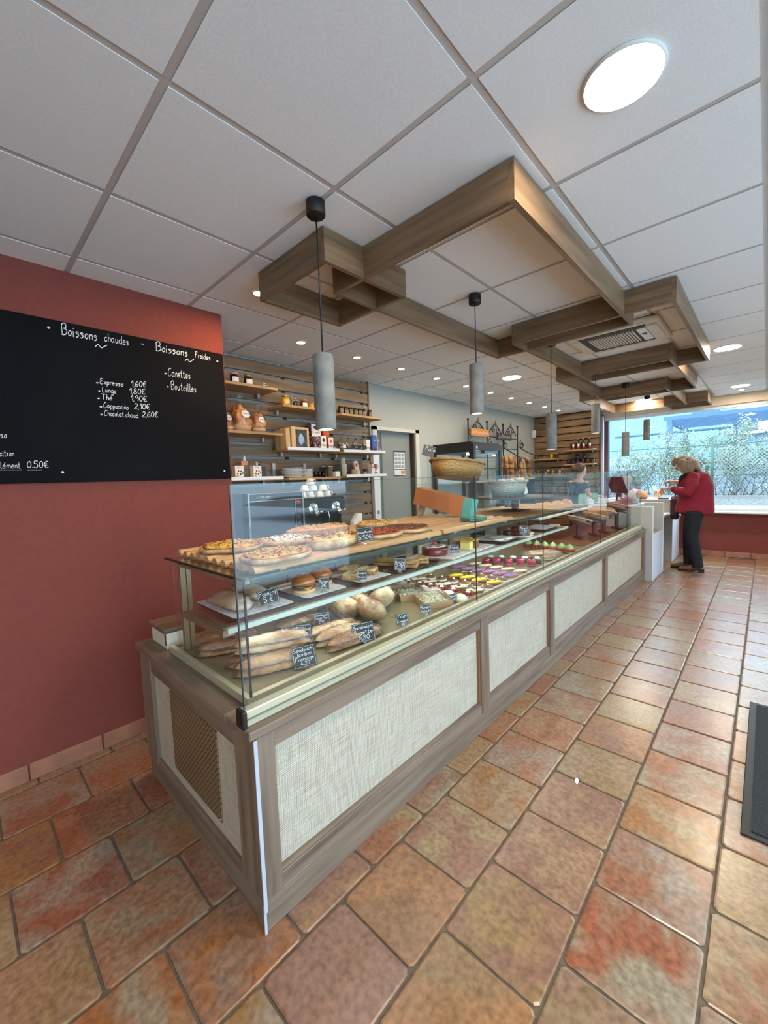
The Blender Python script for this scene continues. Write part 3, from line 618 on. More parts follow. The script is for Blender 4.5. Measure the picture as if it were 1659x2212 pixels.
sandwich(1.10, 1.81, 1.40, 1.78, DZ, 'wrapped green-filled baguette at the back of the case floor', 8)
sandwich(1.035, 1.495, 1.33, 1.465, DZ, 'back one of three baguettes side by side near the front pane', 9, HAM, crust=CRUSTP)
sandwich(1.03, 1.415, 1.31, 1.39, DZ, 'middle one of three baguettes side by side near the front pane', 10, None, crust=CRUSTP)
sandwich(1.035, 1.335, 1.34, 1.315, DZ, 'front one of three baguettes side by side, behind the black card', 11, HAM, .07, .055, film=True)
SESAME = mat('seeded_bun', (224, 188, 134), (158, 100, 52), scale=15, rough=.5, bump=.9, bscale=60, rand=1, detail=6)
for k, (x, y, a, l) in enumerate([(1.40, 1.435, 0, 'large round wrapped bun in front of the leaning buns'), (1.34, 1.56, .3, 'round wrapped bun, leftmost of the leaning row'), (1.42, 1.575, .5, 'round wrapped bun in the middle of the leaning row'), (1.57, 1.53, .8, 'pale seeded wrapped bun leaning at the right end of the row'), (1.50, 1.66, .2, 'wrapped bun at the back of the leaning row')]):
    t = thing('wrapped_bun', l, 'bun', (x, y, DZ+.075), a, 'wrapped round buns')
    m = MB(); m.M = Matrix.Rotation(.9, 4, 'Y') @ Matrix.Rotation(-.25, 4, 'X'); m.ball((0, 0, 0), .075, .078, .042, 24, 16, wob=.14, seed=k); m.obj('bun', SESAME if k != 3 else CRUSTP, t)
    m = MB(); m.M = Matrix.Rotation(.9, 4, 'Y') @ Matrix.Rotation(-.25, 4, 'X'); m.ball((0, 0, 0), .083, .086, .05, 30, 20, wob=.16, seed=k+4); m.obj('cling_wrap', FILM, t)
    m = MB(); m.M = Matrix.Rotation(.9, 4, 'Y') @ Matrix.Rotation(-.25, 4, 'X'); m.box(-.012, .012, -.008, .008, .0505, .0515); m.obj('sticker', mat('pale_sticker', (200, 220, 224), rough=.5), t)
# kraft boxes with clear lids
KRAFT = mat('kraft_board', (196, 162, 118), rough=.7)
for k, (x, y, a, l) in enumerate([(1.885, 1.60, .42, 'kraft salad box with clear lid, farther from the front pane'), (1.855, 1.40, .42, 'kraft salad box with clear lid nearest the front pane')]):
    t = thing('salad_box', l, 'food box', (x, y, DZ), 1.0, 'kraft boxes with clear lids')
    w, d, h = .115, .085, .042
    m = MB(); m.add([(-w*.9, -d*.9, 0), (w*.9, -d*.9, 0), (w*.9, d*.9, 0), (-w*.9, d*.9, 0), (-w, -d, h), (w, -d, h), (w, d, h), (-w, d, h)], [(0, 3, 2, 1), (0, 1, 5, 4), (1, 2, 6, 5), (2, 3, 7, 6), (3, 0, 4, 7)]); m.obj('tray', KRAFT, t)
    m = MB(); m.grid(lambda u, v: ((-.95+1.9*u)*w*.96, (-.95+1.9*v)*d*.96, .034+.014*noise.noise((u*9+k*5, v*9, 2))), 22, 16); m.obj('salad', mat('mixed_salad', (214, 206, 170), (110, 130, 70), scale=60, rough=.5, c3=(176, 84, 60), ramp=(.42, .55)), t)
    m = MB(); m.add([(-w, -d, h), (w, -d, h), (w, d, h), (-w, d, h), (-w*.82, -d*.8, h+.03), (w*.82, -d*.8, h+.03), (w*.82, d*.8, h+.03), (-w*.82, d*.8, h+.03)], [(4, 5, 6, 7), (0, 1, 5, 4), (1, 2, 6, 5), (2, 3, 7, 6), (3, 0, 4, 7)]); m.obj('clear_lid', FILM, t)
    m = MB(); m.M = Matrix.Translation((-.03, -d*.9, h+.012)) @ Matrix.Rotation(.9, 4, 'X'); m.prism([(-.035, -.012), (.035, -.012), (.035, .01), (.02, .022), (-.02, .022), (-.035, .01)], 0, .001); m.obj('label_band', KRAFT, t)
    m = MB(); m.M = Matrix.Translation((-.03, -d*.9-.002, h+.012)) @ Matrix.Rotation(.9, 4, 'X'); m.box(-.022, .022, -.008, .01, .0012, .0018); m.obj('white_label', WHITE, t)
t = thing('salad_box', 'kraft carton at the back beside the leaning buns', 'food box', (1.80, 1.76, DZ), .2); B(-.07, .07, -.05, .05, 0, .05).obj('carton', KRAFT, t, bevel=.003)
# ---- pastries in rows running from the front pane to the back
def row(builder, pts, what, cat, group, name):
    proto = None
    for k, (x, y, rz) in enumerate(pts):
        if proto is None: o = proto = builder(name)
        else: o = copytree(proto)
        place(o, x, y, DZ, rz); tag(o, what % ORD[k], cat, group)
PASTRY = mat('pastry_shell', (200, 152, 96), (168, 116, 66), scale=20, rough=.6)
MERI = mat('toasted_meringue', (246, 240, 226), (240, 232, 212), scale=5, rough=.5, bump=.3, bscale=22, rand=1, c3=(196, 140, 72), ramp=(.3, .52))
RASP = mat('raspberry', (150, 30, 48), (112, 16, 34), scale=60, rough=.35, bump=.6, bscale=140); CREAM = mat('whipped_cream', (248, 244, 236), rough=.5)
CHOC = mat('chocolate', (64, 36, 24), (48, 26, 18), scale=20, rough=.3); CHOCL = mat('milk_chocolate', (134, 92, 62), (110, 72, 46), scale=30, rough=.45)
IVORY = mat('white_chocolate', (238, 226, 198), rough=.35); YEL = mat('lemon_icing', (244, 222, 30), rough=.25, coat=.4); PUR = mat('violet_icing', (158, 122, 196), rough=.25, coat=.4)
RUBY = mat('ruby_glaze', (176, 26, 62), rough=.12, coat=.8); PIST = mat('pistachio_cream', (176, 206, 136), rough=.5); STRAW = mat('strawberry', (178, 26, 28), (150, 16, 22), scale=70, rough=.25, coat=.4)
PAPER = mat('paper_case', (240, 238, 234), rough=.7)
def tart(name, top, fn):
    t = thing(name, 'x', 'x'); MB().lathe([(.028, 0), (.038, .016), (.036, .018), (.001, .016)], 20).obj('pastry_case', PASTRY, t); fn(t); return t
def mer(n): return tart(n, 0, lambda t: (MB().ball((0, 0, .014), .041, .041, .03, 18, 10, wob=.12, seed=1).obj('meringue', MERI, t)))
def rsp(n):
    def f(t):
        for i in range(7):
            a = i*.9; MB().ball((.026*math.cos(a), .026*math.sin(a), .026), .0125, n=10, m=7).obj('raspberry', RASP, t)
        MB().lathe([(.016, .018), (.017, .034), (.009, .042), (.001, .046)], 14).obj('cream', CREAM, t)
    return tart(n, 0, f)
def bar(n):
    t = thing(n, 'x', 'x'); B(-.02, .02, -.05, .05, 0, .024).obj('sponge', CHOCL, t); B(-.021, .021, -.051, .051, .0245, .034).obj('white_chocolate_slab', IVORY, t, bevel=.002); B(-.006, .006, -.009, .009, .0345, .037).obj('emblem', CHOC, t); return t
def ecl(icing):
    def f(n):
        t = thing(n, 'x', 'x'); m = MB(); loaf(m, .125, .04, .034, 2, .05, 3); m.obj('choux', CRUSTD, t)
        m = MB(); m.M = Matrix.Translation((0, 0, .0225)); m.ball((0, 0, 0), .058, .0185, .013, 16, 8, wob=.08); m.obj('icing', icing, t)
        MB().lathe([(.006, .035), (.004, .0375), (.001, .0375)], 8, (.01, 0, 0)).obj('emblem', CHOC, t); return t
    return f
def eclw(n):
    t = ecl(PUR)(n); B(-.06, .06, -.019, .019, .0005, .004).obj('card_base', PAPER, t); return t
def dome(n):
    t = thing(n, 'x', 'x'); MB().lathe([(.034, 0), (.036, .012), (.001, .012)], 20).obj('biscuit', RUBY, t); MB().lathe([(.031, .012), (.033, .04), (.028, .05), (.018, .054), (.001, .0545)], 24).obj('glazed_dome', RUBY, t); MB().lathe([(.009, .0545), (.007, .059), (.001, .06)], 10).obj('chocolate_disc', CHOC, t); return t
def choct(n):
    t = thing(n, 'x', 'x'); MB().lathe([(.03, 0), (.037, .018), (.034, .018), (.001, .014)], 20).obj('paper_case', PAPER, t); MB().ball((0, 0, .016), .032, .032, .018, 16, 8, wob=.15, seed=4).obj('chocolate_cream', CHOCL, t); MB().ball((0, .004, .034), .008, n=8, m=6).obj('cream', CREAM, t); return t
def blk(n):
    t = thing(n, 'x', 'x'); MB().lathe([(.034, 0), (.036, .03), (.030, .036), (.001, .036)], 20).obj('chocolate_cake', CHOC, t); MB().lathe([(.026, .036), (.027, .042), (.014, .052), (.001, .053)], 16).obj('cream', CREAM, t); B(-.006, .006, -.005, .005, .053, .056).obj('emblem', CHOC, t); return t
def grn(n):
    t = thing(n, 'x', 'x'); MB().lathe([(.036, 0), (.048, .014), (.044, .015), (.001, .013)], 20).obj('pastry_case', PASTRY, t)
    for i in range(9): a = i*.7; MB().ball((.036*math.cos(a), .036*math.sin(a), .024), .0145, .0145, .016, 10, 7).obj('strawberry', STRAW, t)
    MB().lathe([(.03, .028), (.036, .044), (.026, .062), (.01, .078), (.001, .084)], 18, wob=.15, seed=2).obj('green_cream', PIST, t); return t
row(mer, [(1.985, 1.285, 0), (2.005, 1.385, 1), (2.01, 1.49, 2), (2.01, 1.58, 3), (2.025, 1.69, 4), (2.03, 1.775, 5)], 'toasted meringue tartlet, %s in its row from the front pane', 'tartlet', 'meringue tartlets', 'meringue_tartlet')
row(rsp, [(2.075, 1.29, 0), (2.085, 1.40, 1), (2.085, 1.488, 2), (2.088, 1.578, 3), (2.085, 1.668, 4), (2.085, 1.765, 5)], 'raspberry and cream tartlet, %s in its row from the front pane', 'tartlet', 'raspberry tartlets', 'raspberry_tartlet')
row(bar, [(2.15, 1.29, .95), (2.162, 1.41, .95), (2.158, 1.53, .95), (2.167, 1.65, .95), (2.18, 1.755, .95)], 'white chocolate topped slice, %s in its row from the front pane', 'cake slice', 'white chocolate slices', 'chocolate_slice')
row(choct, [(2.285, 1.27, 0), (2.295, 1.355, 1), (2.30, 1.45, 2), (2.30, 1.545, 3), (2.30, 1.64, 4), (2.30, 1.735, 5)], 'chocolate cream tartlet in white paper, %s in its row from the front pane', 'tartlet', 'chocolate tartlets', 'chocolate_tartlet')
row(ecl(YEL), [(2.41, 1.30, -.6), (2.41, 1.41, -.6), (2.425, 1.51, -.6), (2.432, 1.61, -.6)], 'yellow iced eclair, %s in its row from the front pane', 'eclair', 'yellow eclairs', 'lemon_eclair')
row(choct, [(2.51, 1.285, 0), (2.52, 1.37, 1), (2.53, 1.46, 2), (2.54, 1.55, 2)], 'cream tart beside the yellow eclairs, %s in its row from the front pane', 'tartlet', 'tarts between eclairs', 'cream_tart')
row(eclw, [(2.645, 1.30, -.6), (2.65, 1.385, -.6), (2.66, 1.475, -.6), (2.665, 1.565, -.6), (2.67, 1.655, -.6), (2.69, 1.75, -.6)], 'violet iced eclair, %s in its row from the front pane', 'eclair', 'violet eclairs', 'violet_eclair')
def whe(n):
    t = ecl(IVORY)(n); B(-.06, .06, -.019, .019, .0005, .004).obj('card_base', PAPER, t); return t
row(whe, [(2.80, 1.30, -.6), (2.81, 1.40, -.6), (2.82, 1.50, -.6), (2.83, 1.60, -.6), (2.84, 1.70, -.6)], 'white iced eclair, %s in its row from the front pane', 'eclair', 'white eclairs', 'vanilla_eclair')
row(dome, [(3.105, 1.345, 0), (3.075, 1.42, 1), (3.03, 1.50, 2), (3.0, 1.59, 3), (2.955, 1.66, 4)], 'shiny ruby red dome cake, %s in its row from the front pane', 'dome cake', 'red dome cakes', 'red_dome_cake')
row(blk, [(3.23, 1.35, 0), (3.20, 1.44, 1), (3.17, 1.53, 2), (3.14, 1.62, 3), (3.10, 1.70, 4)], 'dark chocolate cake topped with white cream, %s in its row from the front pane', 'cake', 'chocolate cream cakes', 'chocolate_cream_cake')
row(grn, [(3.79, 1.285, 0), (3.82, 1.365, 1), (3.83, 1.45, 2), (3.845, 1.535, 3), (3.865, 1.62, 4), (3.885, 1.71, 5)], 'strawberry tart with a peak of green cream, %s in its row from the front pane', 'tart', 'green strawberry tarts', 'strawberry_tart')
for k, (x0, y0, x1, y1, l) in enumerate([(3.33, 1.35, 3.47, 1.285, 'short wrapped pale roll nearest the front pane beside the green tarts'), (3.36, 1.55, 3.58, 1.285, 'long pale roll in film behind the short roll'), (3.46, 1.60, 3.66, 1.30, 'long pale roll in film nearest the green tarts')]):
    sandwich(x0, y0, x1, y1, DZ, l, 20+k, None, .06, .045, CRUSTP, True, 'pale rolls')
# ------------------------------------------------------------------ price cards
CARD = mat('slate_card', (30, 36, 44), rough=.45); CLEARP = glass_mat('card_holder', (.95, .98, .99), 1.2)
def card(x, y, z, w, h, lines, label, yaw_=-.75, lean=.25, roll_=0):
    t = thing('price_card', label, 'price card', (x, y, z), yaw_, 'slate price cards'); M = Matrix.Translation((0, 0, .012)) @ Matrix.Rotation(roll_, 4, 'Y') @ Matrix.Rotation(-lean, 4, 'X')
    m = MB(); m.M = M; m.box(-w/2, w/2, 0, .002, 0, h); m.obj('card', CARD, t)
    m = MB(); m.M = M; e = .003; b = .0008
    for a in ((-w/2+e, w/2-e, e, e+b), (-w/2+e, w/2-e, h-e-b, h-e), (-w/2+e, -w/2+e+b, e, h-e), (w/2-e-b, w/2-e, e, h-e)): m.box(a[0], a[1], -.0006, -.0001, a[2], a[3])
    m.obj('border', WCHALK, t)
    m = MB(); m.M = M; n = len(lines); lh = (h-.012)/max(n, 1)
    for i, s in enumerate(lines):
        hh = lh*.82; _, tw = strokes(s, hh)
        if tw > w*.86: hh *= w*.86/tw; tw = w*.86
        write(m, s, (-tw/2, -.0008, h-.006-lh*(i+.8)), (1, 0, 0), (0, 0, 1), hh, max(.0014, hh*.1))
    m.obj('chalk_writing', WCHALK, t)
    m = MB(); m.box(-.012, .012, -.008, .012, 0, .004); m.M = M; m.box(-.008, .008, -.002, .004, -.01, .012); m.obj('clear_foot', CLEARP, t)
    return t
ZM = .885
card(.86, 1.475, .908, .085, .062, ['Panini', '5 €'], 'black price card reading Panini 5 € on the panini tray', -.62, .3, -.2)
card(1.145, 1.48, .905, .05, .055, ['Burger', '3€'], 'black price card reading Burger in front of the two burgers')
card(1.375, 1.465, .905, .05, .05, ['Croque', 'Monsieur'], 'black price card reading Croque Monsieur before the toasts')
card(1.66, 1.462, .9, .06, .065, ['Quiche', '2,90'], 'tall black price card left of the flat cheese bread slices', -.75, .15, .06)
card(2.22, 1.475, .905, .065, .055, ['Fraise', 'coeur'], 'small black price card in front of the red cake')
card(1.235, 1.28, 1.131, .07, .065, ['Pizza Ronde', '5.50€'], 'black price card reading Pizza 5.50€ on the bread rack', -.75, .25, -.12)
card(.77, 1.68, DZ, .06, .058, ['italien', '6.20 €'], 'black price card reading italien on the case floor', -.75, .25, -.12)
card(.885, 1.278, DZ, .09, .08, ['Sandwich', 'Jambon', 'Fromage', '4,20'], 'largest black price card, sandwich jambon, leaning at the front corner', -.70, .35, -.2)
card(1.00, 1.45, DZ+.035, .068, .06, ['Sandwich', 'Végétarien'], 'black price card reading Sandwich Végétarien between the baguettes', -.8, .2, -.05)
card(1.20, 1.575, DZ, .08, .07, ['Sandwich', 'Poulet Ter-', 'Mer', '5,40'], 'black price card reading Sandwich Poulet near the case middle', -.8, .2, -.1)
card(1.20, 1.276, DZ, .10, .082, ['Sandwich', 'Rosette', '4,80'], 'black price card reading Sandwich Rosette before the three baguettes', -.62, .35, -.12)
card(1.47, 1.285, DZ, .062, .052, ['Pain', 'Complet'], 'small black price card on the bare floor, left of the Burger salade one', -.62, .35, -.1)
card(1.66, 1.285, DZ, .06, .05, ['Burger', 'Salade'], 'small black price card on the bare floor in front of the clear boxes', -.62, .35, -.1)
card(1.93, 1.29, DZ, .05, .045, ['Salade', 'Fusilli'], 'small bluish price card against the nearest clear box', -.5, .4, -.15)
card(3.27, 1.475, .9, .08, .075, ['Royal', '3,10'], 'slate card beside the chocolate cakes on the glass shelf', -.7, .2, .05)
card(3.55, 1.75, 1.105, .075, .085, ['Brioche', '4 €'], 'slate card in front of the brioche loaf on the upper shelf', -.7, .1)
# ------------------------------------------------------------------ trays and food on the glass shelf
def doily_mat():
    m, t, p = nt('lace_doily'); N = t.nodes; L = t.links; tc = N.new('ShaderNodeTexCoord'); v = N.new('ShaderNodeTexVoronoi'); v.inputs['Scale'].default_value = 80; L.new(tc.outputs['Object'], v.inputs['Vector'])
    cr = N.new('ShaderNodeValToRGB'); e = cr.color_ramp.elements; e[0].position = .12; e[0].color = lin((96, 98, 108)); e[1].position = .3; e[1].color = lin((236, 238, 242)); L.new(v.outputs['Distance'], cr.inputs[0]); L.new(cr.outputs[0], p.inputs['Base Color']); p.inputs['Roughness'].default_value = .8; return m
DOI = doily_mat()
def rrect(w, d, r, n=5, scal=0):
    o = []
    for cx, cy, a0 in ((w-r, d-r, 0), (-w+r, d-r, 90), (-w+r, -d+r, 180), (w-r, -d+r, 270)):
        for k in range(n+1): a = math.radians(a0+90*k/n); o.append((cx+r*math.cos(a), cy+r*math.sin(a)))
    return o
TRAYM = mat('dark_tray', (40, 38, 38), rough=.3)
def tray(x, y, w, d, rz, label, z=ZM, doily=True, m_=None):
    t = thing('serving_tray', label, 'tray', (x, y, z), rz, 'dark serving trays')
    m = MB(); a = rrect(w, d, .02); n = len(a); vs = [(p[0]*.94, p[1]*.92, 0) for p in a]+[(p[0], p[1], .013) for p in a]+[(p[0]*.97, p[1]*.97, .013) for p in a]+[(p[0]*.92, p[1]*.9, .004) for p in a]; fs = [tuple(range(n))[::-1], tuple(range(3*n, 4*n))]
    for k in range(3):
        for i in range(n): j = (i+1) % n; fs.append((k*n+i, k*n+j, (k+1)*n+j, (k+1)*n+i))
    m.add(vs, fs); m.obj('tray', m_ or TRAYM, t)
    if doily:
        a = rrect(w*1.0, d*.98, .02, 8); m = MB(); q = []
        for i, p in enumerate(a): q.append((p[0]*(1+.012*math.cos(i*2.5)), p[1]*(1+.012*math.cos(i*2.5))))
        m.prism(q, .0135, .0145); m.obj('lace_doily', DOI, t)
    return t
tray(.845, 1.66, .135, .19, .0, 'dark tray with lace doily under the wrapped paninis')
def panini(x, y, rz, label, k):
    t = thing('wrapped_panini', label, 'panini', (x, y, ZM+.0145), rz, 'wrapped paninis'); m = MB(); loaf(m, .24, .11, .06, k, .08, 4); m.obj('bread', mat('panini_bread', (222, 196, 164), (196, 156, 118), scale=9, rough=.7, bump=.3, bscale=50, rand=1), t)
    m = MB(); wrap(m, .262, .125, .068, k+2); m.obj('cling_wrap', FILM, t)
panini(.775, 1.64, -1.5, 'wrapped panini at the end pane, left of its price card', 1); panini(.90, 1.72, -1.5, 'wrapped panini behind the panini price card', 2)
tray(1.165, 1.635, .12, .165, .0, 'dark tray with lace doily under the two burgers')
BUN = mat('glazed_bun', (186, 112, 52), (150, 82, 36), scale=7, rough=.22, coat=.5, rand=1); PATTY = mat('beef_patty', (84, 54, 40), (60, 38, 28), scale=40, rough=.7, bump=.8); CHED = mat('cheddar', (238, 176, 52), rough=.4)
for k, (x, y, l) in enumerate([(1.09, 1.56, 'seeded burger in front, nearer the paninis'), (1.23, 1.61, 'seeded burger farther right, with cheese showing')]):
    t = thing('burger', l, 'burger', (x, y, ZM+.0145), k*1.3, 'burgers on the glass shelf')
    MB().lathe([(.04, 0), (.052, .01), (.052, .022), (.001, .024)], 24, wob=.05, seed=k).obj('bottom_bun', mat('bun_crumb', (222, 178, 118), rough=.6), t)
    MB().lathe([(.05, .024), (.056, .03), (.055, .038), (.001, .04)], 24, wob=.1, seed=k+3).obj('patty', PATTY, t)
    m = MB(); m.M = Matrix.Translation((0, 0, .0405)) @ Matrix.Rotation(.5, 4, 'Z'); m.grid(lambda u, v: (-.052+.104*u, -.052+.104*v, -.014*max(0, (abs(u-.5)+abs(v-.5))*2-1)**1.2), 8, 8); m.obj('cheese_slice', CHED, t)
    MB().lathe([(.05, .041), (.056, .05), (.053, .066), (.04, .082), (.02, .09), (.001, .092)], 26, wob=.03, seed=k).obj('top_bun', BUN, t)
    m = MB()
    for i in range(46):
        a = random.uniform(0, 6.28); r = .045*math.sqrt(random.random()); z = .093-.0235*(r/.05)**2-.004*(r/.05)**6; m.ball((r*math.cos(a), r*math.sin(a), z), .0022, .0015, .0012, 6, 4)
    m.obj('sesame_seeds', mat('sesame', (244, 228, 190), rough=.5), t)['kind'] = 'stuff'
tray(1.49, 1.625, .115, .155, 0, 'dark tray with lace doily under the cheese toasts')
CHEE = mat('melted_cheese', (240, 222, 172), (222, 176, 104), scale=22, rough=.45, bump=.6, bscale=40, rand=1, c3=(186, 110, 66))
for k, (x, y, l) in enumerate([(1.42, 1.575, 'cheese toast on the left of its tray, behind the Croque card'), (1.54, 1.60, 'cheese toast on the right of its tray'), (1.50, 1.70, 'cheese toast at the back of its tray')]):
    t = thing('cheese_toast', l, 'toast', (x, y, ZM+.0145), .55, 'toasts with melted cheese')
    B(-.05, .05, -.055, .055, 0, .03).obj('toast', CRUST, t, bevel=.006)
    m = MB(); m.grid(lambda u, v: (-.052+.104*u, -.057+.114*v, .034+.007*noise.noise((u*6+k*4, v*6, 1))-.012*max(0, 2*max(abs(u-.5), abs(v-.5))-.85)*6), 14, 14); m.obj('cheese_top', CHEE, t)
tray(1.875, 1.62, .17, .16, 0, 'large dark tray under the flat cheese bread slices', doily=False)
PIZW = mat('white_pizza_top', (240, 226, 190), (226, 190, 128), scale=18, rough=.5, bump=.6, bscale=50, rand=1, c3=(196, 96, 66), ramp=(.4, .58))
PIZG = mat('herb_cheese_top', (206, 176, 92), (160, 130, 56), scale=18, rough=.5, bump=.6, bscale=50, rand=1)
for k, (x, y, rz, mt, l) in enumerate([(1.84, 1.56, .5, PIZW, 'pale slice of cheese bread at the front of the large tray'), (1.96, 1.58, .7, PIZW, 'pale slice of cheese bread at the right end of the large tray'), (1.81, 1.70, .4, PIZG, 'golden slice of cheese bread at the back of the large tray')]):
    t = thing('cheese_bread_slice', l, 'bread slice', (x, y, ZM+.005), rz, 'slices of flat cheese bread'); B(-.062, .062, -.07, .07, 0, .022).obj('bread', CRUST, t, bevel=.005)
    m = MB(); m.grid(lambda u, v: (-.062+.124*u, -.07+.14*v, .027+.007*noise.noise((u*7+k*9, v*7, 3))), 16, 16); m.obj('topping', mt, t)
# whole cakes
brd = thing('cake_board', 'white square board under the red cake', 'cake board', (2.30, 1.62, ZM), .12); B(-.15, .15, -.15, .15, 0, .005).obj('board', PAPER, brd)
ck = thing('red_cake', 'round red cake with white top and a cherry', 'cake', (2.235, 1.645, ZM+.005)); MB().lathe([(.085, 0), (.09, .01), (.09, .048), (.08, .056), (.001, .057)], 36, wob=.02).obj('red_sponge', mat('red_coulis', (132, 26, 34), (104, 18, 26), scale=30, rough=.2, coat=.5), ck)
m = MB(); m.lathe([(.078, .0575), (.074, .062), (.001, .063)], 30, wob=.12, seed=5); m.obj('cream_top', CREAM, ck)
for i in range(6): a = i*1.05; MB().lathe([(.014, .0632), (.012, .0645), (.001, .0645)], 10, (.048*math.cos(a), .048*math.sin(a), 0), sx=1.4).obj('chocolate_drop', CHOC, ck)
MB().ball((0, 0, .076), .016, n=14, m=10).obj('cherry', mat('cherry', (206, 34, 44), rough=.2, coat=.6), ck)
brd = thing('cake_board', 'white lace-edged board under the yellow cake squares', 'cake board', (2.62, 1.63, ZM), .1); B(-.17, .17, -.15, .15, 0, .005).obj('board', PAPER, brd)
YC = mat('custard_top', (240, 206, 84), (228, 180, 60), scale=14, rough=.4, bump=.3); YC2 = mat('pale_custard', (246, 226, 142), rough=.5); SPG = mat('brown_sponge', (152, 104, 62), (128, 84, 48), scale=50, rough=.8, bump=.5)
for k in range(4):
    t = thing('custard_square', 'yellow-topped custard cake square, %s from the left on its board' % ['first', 'second', 'third', 'fourth'][k], 'cake square', (2.53+.085*(k % 2)+.05*(k//2), 1.575+.085*(k//2), ZM+.005), .25, 'yellow custard squares')
    B(-.038, .038, -.036, .036, 0, .05).obj('sponge', SPG if k else YC2, t, bevel=.003); B(-.039, .039, -.037, .037, .0505, .06).obj('custard', YC, t, bevel=.003)
tray(3.04, 1.62, .15, .14, .1, 'dark tray with a blue-white lace doily and ring biscuits')
for k, (x, y) in enumerate([(2.96, 1.55), (3.06, 1.53), (3.10, 1.60), (3.02, 1.62)]):
    t = thing('ring_biscuit', 'white iced ring biscuit on the lace tray, %s from the left' % ['first', 'second', 'third', 'fourth'][k], 'biscuit', (x, y, ZM+.0148), 0, 'white ring biscuits')
    MB().lathe([(.014, 0), (.04, 0), (.045, .006), (.038, .013), (.014, .009)], 20).obj('ring', CREAM, t)
    MB().lathe([(.012, .001), (.013, .006), (.001, .007)], 12).obj('filling', CHOC, t)
for k, (x, y, r, h, l) in enumerate([(3.36, 1.55, .075, .04, 'round brown gateau with pink flakes on the glass shelf'), (3.52, 1.62, .085, .045, 'round chocolate gateau behind the pink flaked one')]):
    b_ = thing('cake_board', 'white round board under the %s' % ['pink flaked gateau', 'chocolate gateau'][k], 'cake board', (x, y, ZM)); MB().lathe([(r+.03, 0), (r+.03, .004), (.001, .004)], 30).obj('board', PAPER, b_)
    t = thing('gateau', l, 'cake', (x, y, ZM+.004)); MB().lathe([(r, 0), (r, h), (r*.95, h+.004), (.001, h+.005)], 32).obj('sponge', CHOCL, t)
    m = MB(); m.lathe([(r*.94, h+.005), (r*.8, h+.012), (.001, h+.013)], 24, wob=.25, seed=k); m.obj('topping', mat('flaked_top', (190, 130, 112), (120, 80, 58), scale=45, rough=.6, c3=(214, 90, 110), ramp=(.4, .6), bump=1) if k == 0 else CHOCL, t)
tray(3.90, 1.60, .17, .12, .0, 'empty dark tray with lace doily at the far end of the glass shelf')
# ------------------------------------------------------------------ pizzas and breads on the rack
RZ = 1.1315
SHRED = mat('cheese_shreds', (228, 196, 104), (200, 150, 64), scale=30, rough=.5)
def pizza(x, y, rx, ry, rz, top, label, k, bits=None, name='pizza', cr=None, h=.02, sauce=None, shred=None):
    t = thing(name, label, 'pizza', (x, y, RZ), rz, 'pizzas on the bread rack'); flat = h < .03
    prof = [(.93, 0), (1.0, h*.3), (1.005, h*.62), (.97, h*.95), (.92, h*.9), (.001, h*.8)] if flat else [(.9, 0), (1.0, h*.3), (.98, h*.6), (.88, h*.85), (.6, h*1.0), (.001, h*1.02)]
    MB().lathe(prof, 40, sx=rx, sy=ry, wob=.16, seed=k).obj('crust', cr or CRUSTP, t)
    def lay(rm, z0, am, fq, sd):
        def fn(u, v):
            a = 2*math.pi*u; r = v*(rm+.05*noise.noise((math.cos(a)*3+sd, math.sin(a)*3, sd))); w = 1+.16*noise.noise((math.cos(a)*1.7+k, math.sin(a)*1.7, k*3.1)); p = Vector((math.cos(a)*r*fq, math.sin(a)*r*fq, sd*2.0))
            return (math.cos(a)*r*w*rx, math.sin(a)*r*w*ry, z0+am*(noise.noise(p)+.5*noise.noise(p*2.3))*(1-r**8)-(0 if flat else .012*r*r)-(.004 if v == 1 else 0))
        return MB().grid(fn, 60, 16)
    if flat: lay(.94, h*1.0, .002, 6, k).obj('sauce', sauce or PRED, t, weld=True)
    lay(.86 if flat else .93, h*1.08+.002, .007 if flat else .006, 7, k+.5).obj('topping', top, t, weld=True)
    rr = random.Random(k)
    def scatter(n, mt, l0, l1, w, nm, rmax=.86):
        m = MB()
        for i in range(n):
            a = rr.uniform(0, 6.28); r = rmax*math.sqrt(rr.random()); L = rr.uniform(l0, l1)
            m.M = Matrix.Translation((r*math.cos(a)*rx, r*math.sin(a)*ry, h*1.08+.007-(.004*r if flat else .012*r*r))) @ Matrix.Rotation(rr.uniform(0, 6.28), 4, 'Z') @ Matrix.Rotation(rr.uniform(-.5, .5), 4, 'Y'); m.ball((0, 0, 0), L, w*rr.uniform(.6, 1.3), .0028, 6, 4, wob=.6, seed=i)
        m.obj(nm, mt, t)['kind'] = 'stuff'
    scatter(150 if flat else 60, shred or SHRED, .006, .014, .003, 'cheese_shreds')
    if bits: scatter(60, bits, .005, .012, .005, 'topping_pieces')
    return t
PTOP = mat('curry_cheese', (206, 164, 66), (222, 188, 98), scale=16, rough=.5, bump=.8, bscale=45, rand=1, c3=(190, 96, 46), ramp=(.35, .55)); PRED = mat('tomato_top', (178, 92, 44), (150, 66, 34), scale=14, rough=.45, bump=.8, bscale=45, rand=1, c3=(214, 164, 92), ramp=(.4, .58))
PHAM = mat('ham_cream_top', (232, 210, 164), (214, 172, 108), scale=14, rough=.5, bump=.6, bscale=45, rand=1); LARD = mat('bacon_bits', (150, 62, 48), (118, 44, 34), scale=30, rough=.45); ONI = mat('browned_bits', (110, 52, 26), (84, 38, 20), scale=30, rough=.5); SAUCE = mat('tomato_sauce', (170, 66, 28), (142, 46, 22), scale=20, rough=.35, bump=.5); TOMB = mat('tomato_bits', (190, 72, 38), (160, 50, 30), scale=30, rough=.4)
